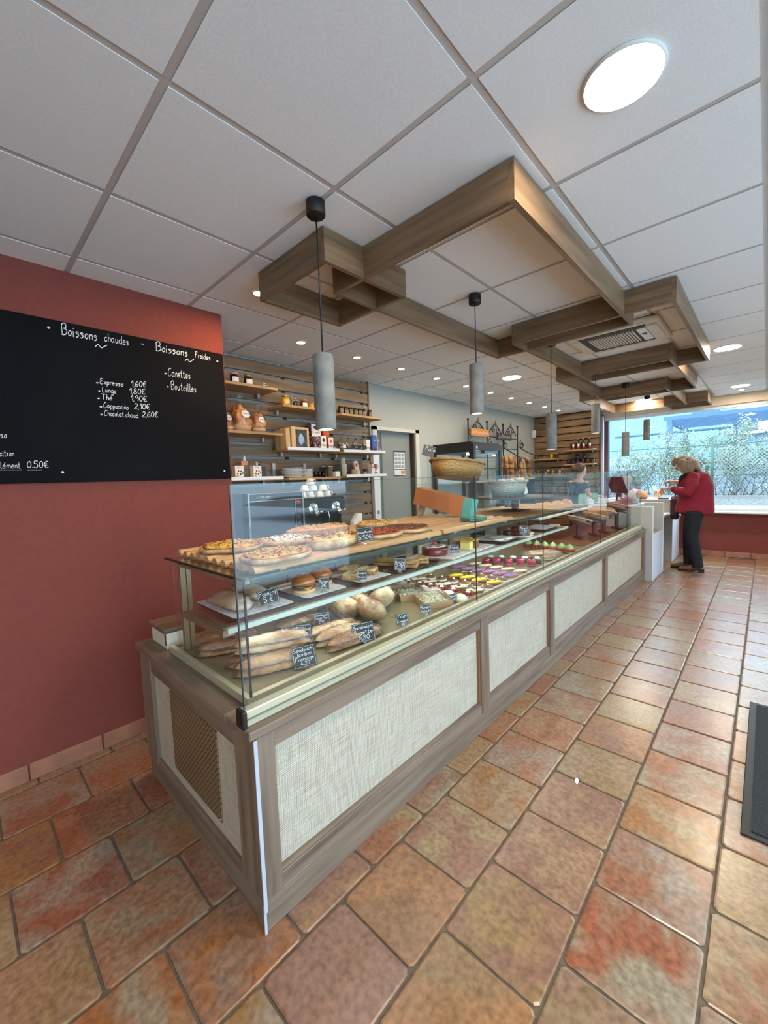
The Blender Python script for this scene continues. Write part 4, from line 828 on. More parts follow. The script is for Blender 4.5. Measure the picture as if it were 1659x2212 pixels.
pizza(.84, 1.72, .155, .13, .3, PTOP, 'yellow curry pizza nearest the end pane, at the back', 1, TOMB, sauce=SAUCE)
pizza(.83, 1.35, .15, .115, .3, PTOP, 'yellow curry pizza nearest the front corner', 2, TOMB, sauce=SAUCE)
pizza(1.075, 1.65, .13, .115, .1, PHAM, 'cream pizza with ham bits behind the long cheese bread', 3, LARD, sauce=PHAM, shred=CREAM)
pizza(1.13, 1.38, .15, .075, .0, mat('pale_cheese', (232, 196, 116), (214, 164, 84), scale=12, rough=.5, bump=.6, bscale=45, rand=1), 'long pale cheese bread behind the pizza price card', 4, LARD, 'cheese_loaf', CRUSTP, .045)
pizza(1.36, 1.78, .19, .085, -.15, mat('ham_cheese_top', (222, 178, 140), (204, 140, 108), scale=14, rough=.5, bump=.5, bscale=45, rand=1), 'long reddish topped bread at the back of the rack', 5, None, 'topped_loaf', CRUST, .04)
pizza(1.45, 1.42, .14, .12, .2, PRED, 'red tomato pizza right behind the pizza price card', 6, ONI, shred=TOMB)
pizza(1.68, 1.42, .13, .12, .0, PRED, 'dark browned tomato pizza at the right end of the rack', 7, ONI, shred=ONI)
pizza(1.80, 1.76, .15, .11, .0, PHAM, 'cream pizza with ham bits at the back right of the rack', 8, LARD, sauce=PHAM)
# orange and teal gift box on the rack
gb = thing('gift_box', 'long orange cardboard box with a teal end, tilted on the upper rack', 'box', (2.43, 1.56, 1.135), 0); gb.rotation_euler = (.215, 0, .10)
m = MB(); m.box(0, .10, 0, .40, 0, .13); m.obj('carton', mat('orange_card', (196, 118, 62), rough=.45), gb, bevel=.002); m = MB(); m.box(.002, .098, -.07, -.001, .001, .129); m.obj('teal_end', mat('teal_card', (92, 178, 168), rough=.4), gb, bevel=.002)
m = MB(); m.box(.03, .07, .33, .37, -.075, -.001); m.obj('support_block', KRAFT, gb)
tb = thing('tray_stack', 'flat green cardboard trays beside the gift box', 'trays', (2.27, 1.36, RZ), -.3)
for i in range(2): B(-.07, .07, -.05, .05, .012*i, .01+.012*i).obj('card_tray', mat('green_card', (62, 128, 112), rough=.5), tb, bevel=.002)
# baskets on the upper shelf
def wicker(name, a, b):
    m, t, p = nt(name); N = t.nodes; L = t.links; tc = N.new('ShaderNodeTexCoord'); br = N.new('ShaderNodeTexBrick'); br.inputs['Scale'].default_value = 46; br.inputs['Mortar Size'].default_value = .03; br.inputs['Color1'].default_value = lin(a); br.inputs['Color2'].default_value = lin(b); br.inputs['Mortar'].default_value = lin(tuple(v*.4 for v in b)); br.inputs['Brick Width'].default_value = .6; br.inputs['Row Height'].default_value = .25
    sx = N.new('ShaderNodeSeparateXYZ'); cb = N.new('ShaderNodeCombineXYZ'); ad = N.new('ShaderNodeMath'); L.new(tc.outputs['Object'], sx.inputs[0]); L.new(sx.outputs[0], ad.inputs[0]); L.new(sx.outputs[1], ad.inputs[1]); L.new(ad.outputs[0], cb.inputs[0]); L.new(sx.outputs[2], cb.inputs[1]); L.new(cb.outputs[0], br.inputs['Vector'])
    L.new(br.outputs['Color'], p.inputs['Base Color']); p.inputs['Roughness'].default_value = .6; bp = N.new('ShaderNodeBump'); bp.inputs['Strength'].default_value = .8; bp.inputs['Distance'].default_value = .01; bp.invert = True; L.new(br.outputs['Fac'], bp.inputs['Height']); L.new(bp.outputs[0], p.inputs['Normal']); return m
WK = wicker('wicker', (206, 166, 104), (176, 132, 76)); WKW = wicker('white_wicker', (234, 228, 212), (212, 204, 186))
def basket(x, y, z, rx, ry, h, rz, label, mt=WK, tilt=0, tx=0, flare=.8):
    t = thing('wicker_basket', label, 'basket', (x, y, z), rz); t.rotation_euler = (tx, tilt, rz)
    MB().lathe([(.001, .004), (flare*.97, .004), (flare, 0), (1.0, h), (.97, h), (flare*.93, .012), (.001, .012)], 40, sx=rx, sy=ry).obj('woven_body', mt, t)
    m = MB(); m.tube([(math.cos(i*math.pi/20)*rx, math.sin(i*math.pi/20)*ry, h+.002+.003*math.sin(i*2.2)) for i in range(41)], .010, 8); m.obj('plaited_rim', mt, t); return t
rs = thing('glass_riser', 'small clear glass riser carrying the large bread basket', 'riser', (2.62, 1.72, 1.132)); B(-.3, .3, -.15, .15, .235, .242).obj('glass_top', GLASS, rs); B(-.28, -.274, -.13, .13, 0, .235).obj('glass_leg', GLASS, rs); B(.274, .28, -.13, .13, 0, .235).obj('glass_leg', GLASS, rs)
basket(2.66, 1.72, 1.398, .31, .17, .12, .12, 'large oval wicker basket on the glass riser in front of the fridge', WK, .09)
st = thing('round_stand', 'round dark tray on a square wooden post above the upper shelf', 'display stand', (3.33, 1.58, 1.1025)); B(-.022, .022, -.022, .022, .008, .115).obj('post', DKW, st); B(-.09, .09, -.09, .09, 0, .008).obj('foot', DKW, st); MB().lathe([(.31, .115), (.32, .122), (.315, .128), (.001, .126)], 40).obj('round_tray', mat('slate_round', (84, 80, 78), rough=.5), st)
basket(3.24, 1.60, 1.231, .21, .15, .125, .1, 'pale oval basket lined with white paper on the round stand', wicker('pale_wicker', (206, 200, 176), (180, 172, 148)))
bg_ = thing('paper_bag', 'white paper bread bag leaning on the round stand', 'paper bag', (3.52, 1.62, 1.231), .3); m = MB(); m.prism([(-.12, 0), (.13, 0), (.13, .03), (.0, .11), (-.12, .16)], -.05, .05, 'y'); m.obj('bag', PAPER, bg_, bevel=.01)
for k in range(3): # breads in the big baskets
    t = thing('country_loaf', 'floury loaf in the large basket, %s from the left' % ['first', 'second', 'third'][k], 'loaf', (2.53+.13*k, 1.72, 1.425), 1.3, 'loaves in the large basket'); m = MB(); loaf(m, .17, .1, .1, k, .1); m.obj('crust', CRUSTP, t)
for k in range(4):
    t = thing('paper_wrapped_roll', 'paper-wrapped roll in the pale basket, %s from the left' % ['first', 'second', 'third', 'fourth'][k], 'roll', (3.13+.075*k, 1.60, 1.25), 1.3, 'rolls in the pale basket'); m = MB(); loaf(m, .16, .065, .13, k, .2); m.obj('roll', [PAPER, mat('pink_paper', (222, 180, 172), rough=.7), PAPER, CRUSTP][k], t)
# brioches on service top
tray(4.36, 1.90, .16, .1, 0, 'dark tray under the brioches behind the glass', z=.951, doily=False)
for k, (x, y, r) in enumerate([(4.30, 1.86, .07), (4.42, 1.90, .075), (4.62, 1.88, .09), (4.82, 1.90, .085), (5.02, 1.87, .085), (5.22, 1.92, .08), (5.42, 1.88, .085)]):
    z = .956 if k < 2 else .951
    t = thing('brioche', 'golden brioche on the service top, %s from the near end' % ['first', 'second', 'third', 'fourth', 'fifth', 'sixth', 'seventh'][k], 'brioche', (x, y, z), k, 'golden brioches')
    m = MB(); loaf(m, r*2.3, r*1.5, r*1.5, k, .12, 3); m.obj('crust', mat('brioche_gold', (206, 138, 62), (168, 96, 40), scale=8, rough=.35, bump=.3, rand=1, coat=.2), t)
# white oval baskets with loaves on wooden stands at the far end of the case
for k, (x, y, z, rz, l) in enumerate([(4.70, 1.50, .86, .75, 'white oval basket with dark seeded loaves, nearest of the far baskets'), (4.98, 1.42, .875, .75, 'white oval basket holding a tall split loaf, second of the far baskets'), (5.28, 1.40, .90, .75, 'white oval basket with sliced brown bread, third of the far baskets'), (5.68, 1.36, .94, .75, 'white oval basket with red wrapped rolls beside the cash desk')]):
    s_ = thing('basket_stand', 'dark wooden T-stand under the %s white basket' % ['nearest', 'second', 'third', 'farthest'][k], 'stand', (x, y, DZ), rz, 'wooden basket stands'); B(-.1, .1, -.02, .02, 0, .025).obj('foot', DKW, s_); B(-.018, .018, -.018, .018, .025, z-DZ-.03).obj('post', DKW, s_)
    m = MB(); m.M = Matrix.Translation((0, 0, z-DZ-.025)) @ Matrix.Rotation(.30, 4, 'X'); m.box(-.1, .1, -.06, .06, 0, .01); m.obj('plate', DKW, s_)
    basket(x, y, z, .17, .105, .05, rz, l, WKW, 0, .30)
    for j in range(2 if k != 1 else 1):
        t = thing('basket_loaf', ['dark seeded loaf in the nearest white basket, %s', 'tall split loaf standing in the second white basket%s', 'brown loaf in the third white basket, %s', 'red-brown roll in the farthest white basket, %s'][k] % (['left one', 'right one'][j] if k != 1 else ''), 'loaf', (x-.04+.08*j, y-.04+.07*j, z+.016), rz, 'loaves in white baskets'); t.rotation_euler = (.3, 0, rz+(.3 if k != 1 else 1.2))
        m = MB(); loaf(m, .24, .10, [.07, .13, .08, .07][k], j+k*3, .12, slash=.1); m.obj('crust', [mat('seed_crust', (92, 66, 50), (60, 42, 34), scale=50, rough=.8, bump=1), CRUSTD, CRUST, mat('red_roll', (160, 70, 50), (120, 44, 34), scale=12, rough=.5)][k], t)
# glossy paper leaflets
lf = thing('leaflets', 'white paper leaflets lying on the glass shelf end', 'leaflets', (4.08, 1.46, ZM), .4); m = MB(); m.M = Matrix.Translation((0, .06, .016)); m.box(-.1, .1, -.05, .05, 0, .0015); m.obj('sheet', PAPER, lf)
# ------------------------------------------------------------------ wall shelves and what stands on them
def shelf(x0, x1, z, rail, label):
    t = thing('wall_shelf', label, 'shelf', (x0, 3.05, z), 0, 'oak wall shelves'); B(0, x1-x0, 0, .25, -.022, 0).obj('board', SHW, t, bevel=.002)
    if rail: B(0, x1-x0, -.008, 0, -.014, .012).obj('price_rail', WHITE, t)
    for x in (.06, x1-x0-.08): B(x, x+.02, .2, .25, -.06, -.022).obj('bracket', ALU, t)
shelf(1.50, 1.98, 2.222, 0, 'top oak shelf nearest the menu board with two jars'); shelf(2.02, 2.62, 2.097, 0, 'upper oak shelf in the middle with the yellow jar'); shelf(2.68, 3.26, 2.082, 0, 'upper right oak shelf with a row of black jars')
shelf(1.50, 2.0, 1.845, 0, 'oak shelf with the bagged brioches'); shelf(2.04, 2.63, 1.72, 1, 'middle oak shelf with wooden crates and biscuit boxes'); shelf(2.69, 3.285, 1.715, 1, 'middle right oak shelf with tied cellophane bags')
shelf(1.50, 1.98, 1.465, 1, 'low oak shelf with white cat-print boxes'); shelf(2.04, 2.64, 1.462, 0, 'low oak shelf with stacked plates'); shelf(2.71, 3.29, 1.468, 1, 'low right oak shelf with paper cups and gift boxes')
B_ = B
LABW = mat('paper_label', (232, 228, 220), rough=.7)
def jar(x, z, r, h, body, lid, label, y=3.12, lab=None, group='jars on the wall shelves', name='jam_jar'):
    t = thing(name, label, 'jar', (x, y, z), 0, group)
    MB().lathe([(r*.92, 0), (r, .004), (r, h*.74), (r*.82, h*.82), (.001, h*.82)], 18).obj('jar', body, t); MB().lathe([(r*.86, h*.82), (r*.86, h), (.001, h)], 18).obj('lid', lid, t)
    if lab: m = MB(); m.grid(lambda u, v: ((r+.0008)*math.sin(-.9+1.8*u), -(r+.0008)*math.cos(-.9+1.8*u), h*.12+h*.45*v), 8, 2); m.obj('label', lab, t)
    return t
DJAM = mat('dark_jam', (34, 20, 24), rough=.15, coat=.6); GOLD = mat('gold_lid', (196, 156, 84), rough=.3, metal=.8); AMB = mat('amber_honey', (206, 150, 44), rough=.2, coat=.5); BRN = mat('brown_jam', (96, 48, 22), rough=.2, coat=.5)
jar(1.625, 2.222, .034, .085, DJAM, mat('pink_lid', (196, 150, 150), rough=.4), 'dark jam jar with white label on the top shelf, left one', lab=LABW); jar(1.745, 2.222, .034, .085, DJAM, GOLD, 'dark jam jar with white label on the top shelf, right one', lab=LABW)
def tag_card(x, z, w, h, label, y=3.08):
    t = thing('shelf_tag', label, 'tag', (x, y, z), 0, 'small tags on the shelves'); m = MB(); m.M = Matrix.Rotation(-.2, 4, 'X'); m.box(-w/2, w/2, 0, .002, 0, h); m.obj('tag_card', CARD, t)
    m = MB(); m.M = Matrix.Rotation(-.2, 4, 'X')
    for i in range(3): write(m, ['Miel', 'fleurs', '8 €'][i], (-w*.4, -.001, h*(.68-.3*i)), (1, 0, 0), (0, 0, 1), h*.28, .0018)
    m.obj('chalk_writing', WCHALK, t); B_(-.01, .01, 0, .02, 0, .003).obj('foot', CLEARP, t)
tag_card(1.87, 2.222, .035, .04, 'tiny patterned tag on the top shelf right of the two jars')
jar(2.095, 2.097, .036, .088, AMB, GOLD, 'square-looking yellow honey jar on the upper middle shelf', lab=mat('honey_label', (232, 190, 90), rough=.6)); tag_card(2.21, 2.13, .055, .075, 'dark chalk tag standing behind the small jars', 3.16)
jar(2.20, 2.097, .026, .05, DJAM, BLACK, 'small dark jar in front of the chalk tag'); jar(2.29, 2.097, .032, .075, BRN, GOLD, 'brown honey jar with white label beside the pendant', lab=LABW); jar(2.36, 2.097, .026, .05, AMB, GOLD, 'small amber jar half behind the pendant', y=3.10)
for k in range(3): jar(2.44+.065*k, 2.097, .029, .065, DJAM, BLACK, 'dark jar hidden behind the first pendant, %s from the left' % ['first', 'second', 'third'][k], name='dark_jar')
for k, x in enumerate([2.735, 2.80, 2.865, 2.93, 2.99, 3.045, 3.14]): jar(x, 2.082, .029, .078, DJAM, BLK2, 'black-lidded jar with gold print on the upper right shelf, %s from the left' % ['first', 'second', 'third', 'fourth', 'fifth', 'sixth', 'seventh'][k], lab=mat('gold_print', (132, 108, 70), rough=.5), group='black jars in a row', name='black_jar')
tag_card(3.065, 2.17, .03, .04, 'small patterned tag on top of the black jars', 3.12)
# bagged brioches
BRIO = mat('brioche_bag_bread', (226, 168, 92), (176, 98, 42), scale=14, rough=.4, bump=1.0, rand=1, c3=(140, 70, 30), ramp=(.35, .55))
for k, (x, s, l) in enumerate([(1.545, .8, 'bagged brioche half hidden by the menu board'), (1.68, 1.1, 'tall bagged brioche with round white label, largest on the shelf'), (1.83, .85, 'bagged brioche with round label, right one on the shelf')]):
    t = thing('bagged_brioche', l, 'brioche', (x, 3.15, 1.845), 0, 'brioches in clear bags')
    MB().lathe([(.055*s, 0), (.066*s, .045*s), (.064*s, .045*s), (.001, .04*s)], 20, sx=1.15).obj('paper_case', KRAFT, t)
    m = MB(); m.M = Matrix.Translation((0, 0, .09*s)) @ Matrix.Rotation(-.25, 4, 'Y'); m.ball((0, 0, 0), .062*s, .055*s, .1*s, 28, 20, wob=.5, seed=k*1.7+.3); m.obj('brioche', BRIO, t)
    MB().lathe([(.066*s, 0), (.08*s, .06*s), (.072*s, .15*s), (.03*s, .2*s), (.008*s, .215*s), (.022*s, .26*s), (.03*s, .275*s)], 18, wob=.12, seed=k+1, sx=1.1).obj('clear_bag', BAGF, t)
    m = MB(); m.M = Matrix.Translation((.0, -.071*s, .125*s)) @ Matrix.Rotation(-.35, 4, 'X'); m.prism([(.033*s*math.cos(a*.3142), .028*s*math.sin(a*.3142)) for a in range(20)], 0, .0015, 'y'); m.obj('round_label', LABW, t)
    m = MB(); m.M = Matrix.Translation((.0, -.0735*s, .125*s)) @ Matrix.Rotation(-.35, 4, 'X'); write(m, 'brioche', (-.022*s, 0, -.004), (1, 0, 0), (0, 0, 1), .016*s, .002); m.obj('label_print', BLACK, t)
def carton(x, y, z, w, d, h, body, label, cat='box', name='gift_carton', face=None, txt=None, fc=None, rz=0, group=None):
    t = thing(name, label, cat, (x, y, z), rz, group); B_(-w/2, w/2, -d/2, d/2, 0, h).obj('carton', body, t, bevel=.002)
    if face: B_(-w/2+.006, w/2-.006, -d/2-.001, -d/2-.0002, .006, h-.006).obj('printed_front', face, t)
    if fc: m = MB(); m.prism([(w*.24*math.cos(a*.3142), h*.7+h*.13*math.sin(a*.3142)) for a in range(20)], -d/2-.0022, -d/2-.0012, 'y'); m.obj('oval_logo', fc, t)
    if txt: m = MB(); _, tw = strokes(txt, h*.16); write(m, txt, (-tw/2, -d/2-.0016, h*.3), (1, 0, 0), (0, 0, 1), h*.16, .003); m.obj('printed_name', BLACK, t)
    return t
CRT = wood('crate_pine', 2, (216, 184, 132), (188, 152, 100))
for k, (x, l) in enumerate([(2.065, 'narrow wooden crate board at the left end of the middle shelf'), (2.125, 'wooden crate slat standing next to the crate')]):
    t = thing('crate_side', l, 'crate', (x, 3.16, 1.72)); B_(-.022, .022, -.09, .09, 0, .195-.02*(1-k)).obj('plank', CRT, t, bevel=.002)
t = thing('window_crate', 'wooden gift crate with a clear window and blue tissue', 'crate', (2.245, 3.155, 1.72)); B_(-.085, .085, -.02, .09, 0, .2).obj('box', CRT, t, bevel=.002)
for a in ((-.085, -.065, 0, .2), (.065, .085, 0, .2), (-.065, .065, 0, .02), (-.065, .065, .18, .2)): B_(a[0], a[1], -.032, -.02, a[2], a[3]).obj('frame', CRT, t)
B_(-.065, .065, -.024, -.0205, .02, .18).obj('window_film', mat('crate_inside', (92, 96, 104), (52, 50, 52), scale=20, rough=.3), t); MB().ball((.0, -.026, .09), .03, .008, .05, 14, 8, wob=.3).obj('blue_tissue', mat('blue_tissue', (150, 180, 206), rough=.5), t)
CHK = mat('checked_wrap', (70, 30, 44), (196, 170, 160), scale=60, rough=.5, ramp=(.55, .6)); CRB = mat('biscuit_front', (236, 230, 218), rough=.6); ORB = mat('orange_box', (210, 84, 44), rough=.5)
carton(2.425, 3.15, 1.72, .09, .06, .125, CHK, 'maroon checked biscuit box at the left of the lower pair', face=None); carton(2.495, 3.14, 1.72, .066, .05, .135, CRB, 'white biscuit box with a dark oval logo, lower one', fc=BLACK, txt='Crêpes', face=CRB); carton(2.585, 3.14, 1.72, .07, .05, .128, ORB, 'orange and white biscuit box beside the pendant', face=CRB, fc=ORB, txt='Nougats')
carton(2.46, 3.21, 1.846, .12, .06, .13, CHK, 'checked and white box stacked on top behind the pendant', face=CRB, fc=BLACK, txt='Crousti'); carton(2.585, 3.205, 1.849, .07, .05, .06, ORB, 'small orange box stacked on top of the orange and white one', face=ORB)
tag_card(2.60, 1.722, .04, .035, 'small black tag in front of the orange box', 3.07)
for k, (x, l) in enumerate([(2.74, 'tied cellophane bag of dark sweets beside the pendant'), (2.84, 'tied cellophane bag of sweets, second from the pendant'), (2.94, 'tied cellophane bag of sweets, third from the pendant'), (3.03, 'tied cellophane bag of sweets, rightmost')]):
    t = thing('sweet_bag', l, 'bag', (x, 3.14, 1.715), 0, 'tied cellophane bags'); m = MB()
    rr = random.Random(k)
    for i in range(26): m.ball((rr.uniform(-.03, .03), rr.uniform(-.025, .025), .014+rr.random()*.07), .012, n=8, m=6)
    m.obj('sweets', mat('mixed_sweets', (60, 40, 34), (206, 190, 170), scale=45, rough=.4, ramp=(.45, .6)), t)['kind'] = 'stuff'
    MB().lathe([(.04, 0), (.047, .03), (.045, .085), (.02, .125), (.007, .135), (.03, .175), (.042, .195)], 16, wob=.2, seed=k).obj('clear_bag', BAGF, t); B_(-.02, .02, -.049, -.047, .03, .065).obj('label', BLACK if k else LABW, t)
    MB().lathe([(.009, .13), (.01, .134), (.009, .138)], 10).obj('tie', BLACK, t)
carton(3.11, 3.15, 1.715, .055, .05, .13, CRB, 'cream coloured box between the sweet bags and the blue packet', txt='miel')
t = thing('coffee_packet', 'tall blue paper packet at the end of the middle shelf', 'packet', (3.20, 3.14, 1.715)); m = MB(); m.prism([(-.035, 0), (.035, 0), (.038, .05), (.036, .15), (.032, .185), (-.032, .185), (-.036, .15), (-.038, .05)], -.025, .025, 'y'); m.obj('packet', mat('royal_blue', (58, 88, 160), rough=.5), t, bevel=.004)
m = MB(); write(m, 'café', (-.022, -.0275, .12), (1, 0, 0), (0, 0, 1), .03, .003); m.obj('print', LABW, t); MB().ball((0, -.026, .035), .022, .004, .022, 10, 6, wob=.5).obj('printed_beans', BRN, t)
# lower shelf
def catbox(x, l):
    t = carton(x, 3.14, 1.465, .075, .06, .105, CRB, l, name='biscuit_box', face=CRB, txt=None)
    m = MB(); rr = random.Random(int(x*100))
    for q in ((-.01, .06), (.012, .058), (-.018, .04), (.006, .036), (.026, .044)): m.prism([(q[0]+.006*math.cos(a*.785), q[1]+.008*math.sin(a*.785)) for a in range(8)], -.0335, -.0315, 'y')
    m.obj('dark_print', BLACK, t); m = MB(); m.prism([(-.02+.012*math.cos(a*.785), .022+.006*math.sin(a*.785)) for a in range(8)], -.0335, -.0315, 'y'); m.obj('orange_print', mat('orange_ink', (226, 160, 70), rough=.6), t)
    m = MB(); write(m, 'Pâte', (-.018, -.0322, .085), (1, 0, 0), (0, 0, 1), .012, .0016); m.obj('lettering', BLACK, t); m = MB(); write(m, 'Mon de Fruits', (-.032, -.0322, .006), (1, 0, 0), (0, 0, 1), .013, .0016); m.obj('lettering', BLACK, t)
catbox(1.615, 'white printed biscuit box, left one on the low shelf'); catbox(1.775, 'white printed biscuit box, right one on the low shelf')
carton(1.70, 3.2, 1.465, .07, .05, .11, mat('brown_card', (120, 92, 58), rough=.6), 'brown carton between the two white printed boxes', face=mat('photo_print', (110, 100, 60), (70, 52, 30), scale=25, rough=.5)); carton(1.70, 3.2, 1.576, .06, .045, .035, mat('pattern_card', (214, 176, 140), (190, 120, 90), scale=60, rough=.6), 'small patterned box stacked on the brown carton')
carton(1.86, 3.2, 1.465, .06, .05, .1, BLACK, 'black box at the right end of the low shelf', face=mat('dark_print', (40, 42, 50), (64, 66, 80), scale=30, rough=.4)); tag_card(1.80, 1.572, .05, .035, 'small black tag standing on the right printed box', 3.14)
t = thing('small_bottle', 'little white-capped bottle behind the printed boxes', 'bottle', (1.70, 3.18, 1.6115)); MB().lathe([(.014, 0), (.014, .02), (.007, .03), (.007, .045), (.001, .045)], 12).obj('bottle', LABW, t)
PLT = mat('white_plate', (228, 228, 222), rough=.25)
for k in range(7):
    t = thing('dinner_plate', 'white dinner plate in the tall stack, %s from the bottom' % ['first', 'second', 'third', 'fourth', 'fifth', 'sixth', 'seventh'][k], 'plate', (2.155, 3.17, 1.463+.0125*k), 0, 'stacked dinner plates'); MB().lathe([(.06, 0), (.08, .004), (.105, .011), (.105, .0135), (.078, .0075), (.001, .005)], 30).obj('plate', PLT, t)
for k in range(6):
    t = thing('saucer', 'white saucer in the short stack, %s from the bottom' % ['first', 'second', 'third', 'fourth', 'fifth', 'sixth'][k], 'saucer', (2.32, 3.17, 1.463+.0125*k), 0, 'stacked saucers'); MB().lathe([(.03, 0), (.045, .004), (.06, .011), (.06, .0135), (.044, .0075), (.001, .005)], 24).obj('saucer', PLT, t)
for k, x in enumerate([2.02, 2.36]):
    t = thing('shelf_strut', 'pale metal strut behind the plates, %s one' % ['left', 'right'][k], 'strut'); m = MB(); m.box(x, x+.03, 3.275, 3.299, 1.47, 1.60); m.obj('strut', ALU, t)
for k, x in enumerate([2.40, 2.445, 2.49]):
    t = thing('dark_glass', 'dark tumbler on the low middle shelf, %s from the plates' % ['first', 'second', 'third'][k], 'tumbler', (x, 3.14, 1.463), 0, 'dark tumblers'); MB().lathe([(.016, 0), (.02, .055), (.018, .055), (.014, .004), (.001, .004)], 16).obj('glass', BLK2, t)
for k, (x, y) in enumerate([(2.555, 3.12), (2.53, 3.19)]):
    t = thing('metal_shaker', 'tall brushed metal cup, %s one' % ['front', 'rear'][k], 'cup', (x, y, 1.463), 0, 'metal cups'); MB().lathe([(.025, 0), (.034, .1), (.036, .1), (.032, .1), (.023, .004), (.001, .004)], 20).obj('cup', ALU, t); MB().lathe([(.0355, .097), (.037, .1), (.0355, .103)], 20).obj('rim', CHROME, t)
t = thing('napkin_box', 'low white box at the right end of the plate shelf', 'box', (2.62, 3.1, 1.463)); B_(-.03, .03, -.03, .03, 0, .05).obj('box', LABW, t, bevel=.003)
PCUP = mat('paper_cup', (226, 216, 196), rough=.7)
for k, (x, y, n) in enumerate([(2.735, 3.11, 3), (2.80, 3.2, 6)]):
    for j in range(n):
        t = thing('paper_cup', 'nested paper cup in the %s stack, %s from the bottom' % (['front short', 'rear tall'][k], ['first', 'second', 'third', 'fourth', 'fifth', 'sixth'][j]), 'paper cup', (x, y, 1.469+.024*j), 0, 'nested paper cups'); MB().lathe([(.022, 0), (.029, .065), (.0305, .066), (.028, .066), (.021, .003), (.001, .003)][:], 18).obj('cup', PCUP, t)
t = thing('kraft_tub', 'short kraft tub on the low right shelf', 'tub', (2.875, 3.11, 1.469)); MB().lathe([(.03, 0), (.036, .06), (.038, .062), (.001, .06)], 22).obj('tub', mat('kraft_tub', (206, 180, 130), rough=.6), t)
t = carton(2.97, 3.16, 1.47, .06, .03, .16, mat('pink_card', (206, 178, 168), rough=.6), 'leaning pink and brown gift box on the low right shelf', face=mat('pink_face', (222, 206, 198), rough=.6), fc=mat('red_ink', (170, 60, 60), rough=.6)); t.rotation_euler = (0, -.28, 0)
t = carton(3.05, 3.2, 1.473, .07, .03, .13, mat('brown_gift', (128, 86, 64), rough=.6), 'brown gift box behind the pink one'); t.rotation_euler = (0, -.2, 0)
t = carton(3.185, 3.14, 1.469, .10, .06, .12, CRB, 'white gift box tied with red and white string', face=CRB); RST = mat('red_string', (176, 60, 62), rough=.6)
m = MB(); m.tube([(.0, -.033, 0), (.0, -.033, .12)], .003, 6); m.tube([(-.05, -.033, .085), (.05, -.033, .085)], .003, 6); m.tube([(0, -.036, .085), (.02, -.04, .115), (.035, -.04, .1), (0, -.036, .085), (-.02, -.04, .115), (-.03, -.04, .1), (0, -.036, .085), (.02, -.04, .05)], .0035, 6); m.obj('string_bow', RST, t)
tag_card(3.00, 1.47, .04, .03, 'small black tag before the leaning gift box', 3.07); tag_card(3.16, 1.47, .04, .03, 'small black tag before the tied gift box', 3.07); tag_card(3.24, 1.717, .03, .03, 'small black tag at the right end of the middle shelf', 3.07)
# ------------------------------------------------------------------ back worktop, oven, espresso machine
wt = thing('back_worktop', 'dark worktop with cupboards along the slatted wall', 'worktop'); B_(1.30, 3.30, 2.78, 3.30, .90, .94).obj('worktop', mat('stone_top', (70, 70, 74), rough=.35), wt, bevel=.004)
for k in range(4): B_(1.31+.5*k, 1.80+.5*k, 2.80, 3.29, 0, .90).obj('cupboard_front', mat('cupboard', (96, 92, 88), rough=.5), wt, bevel=.003)
ov = thing('speed_oven', 'black and steel countertop oven with glass door', 'oven', (1.56, 2.93, .94)); B_(0, .52, 0, .36, 0, .40).obj('body', STEEL, ov, bevel=.004); B_(.02, .50, -.012, 0, .345, .395).obj('control_fascia', BLK2, ov, bevel=.002)
B_(.015, .425, -.02, 0, .01, .335).obj('door', mat('oven_glass', (70, 76, 88), rough=.08, metal=.3), ov, bevel=.003)
for a in ((0, .015, 0, .40), (.505, .52, 0, .40), (.43, .436, 0, .34), (.015, .505, .337, .345), (.015, .505, .395, .402)): B_(a[0], a[1], -.024, 0, a[2], a[3]).obj('chrome_trim', CHROME, ov)
B_(.44, .50, -.016, 0, .01, .335).obj('side_panel', BLK2, ov); MB().tube([(.41, -.045, .03), (.41, -.045, .12)], .008, 8).obj('handle', CHROME, ov); B_(.445, .495, -.018, -.016, .30, .33).obj('badge', mat('badge_red', (170, 60, 70), rough=.4), ov)
for k in range(4): B_(.452, .488, -.0175, -.016, .06+.055*k, .095+.055*k).obj('key', mat('key_grey', (70, 72, 80), rough=.4), ov)
m = MB(); write(m, 'turbo oven', (.08, -.0127, .366), (1, 0, 0), (0, 0, 1), .02, .002); m.obj('fascia_print', ALU, ov)
bk = thing('tall_black_cabinet', 'matt black appliance side beside the oven and red wall', 'cabinet', (1.335, 2.95, .94)); B_(0, .20, 0, .34, 0, .42).obj('cabinet', BLACK, bk, bevel=.004)
es = thing('espresso_machine', 'black espresso machine with chrome brew heads', 'coffee machine', (2.103, 3.0, .94)); B_(0, .50, .02, .28, .0, .33).obj('body', BLK2, es, bevel=.012); B_(0, .50, -.05, .02, .21, .33).obj('head_housing', BLK2, es, bevel=.02); B_(0, .50, -.06, .02, 0, .05).obj('drip_tray', STEEL, es, bevel=.004)
for x in (.10, .36):
    m = MB(); m.M = Matrix.Translation((x, -.05, .24)) @ Matrix.Rotation(math.pi/2, 4, 'X'); m.lathe([(.052, 0), (.052, .012), (.046, .016), (.001, .016)], 28); m.obj('brew_plate', CHROME, es)
    m = MB(); m.M = Matrix.Translation((x, -.062, .235)) @ Matrix.Rotation(math.pi*.72, 4, 'X'); m.lathe([(.024, 0), (.026, .03), (.022, .075), (.016, .078), (.001, .078)], 20); m.obj('spout', CHROME, es)
for x in (.19, .47): MB().lathe([(.012, 0), (.012, .012), (.001, .012)], 14, (x, -.058, .2)).obj('dial', LABW, es)
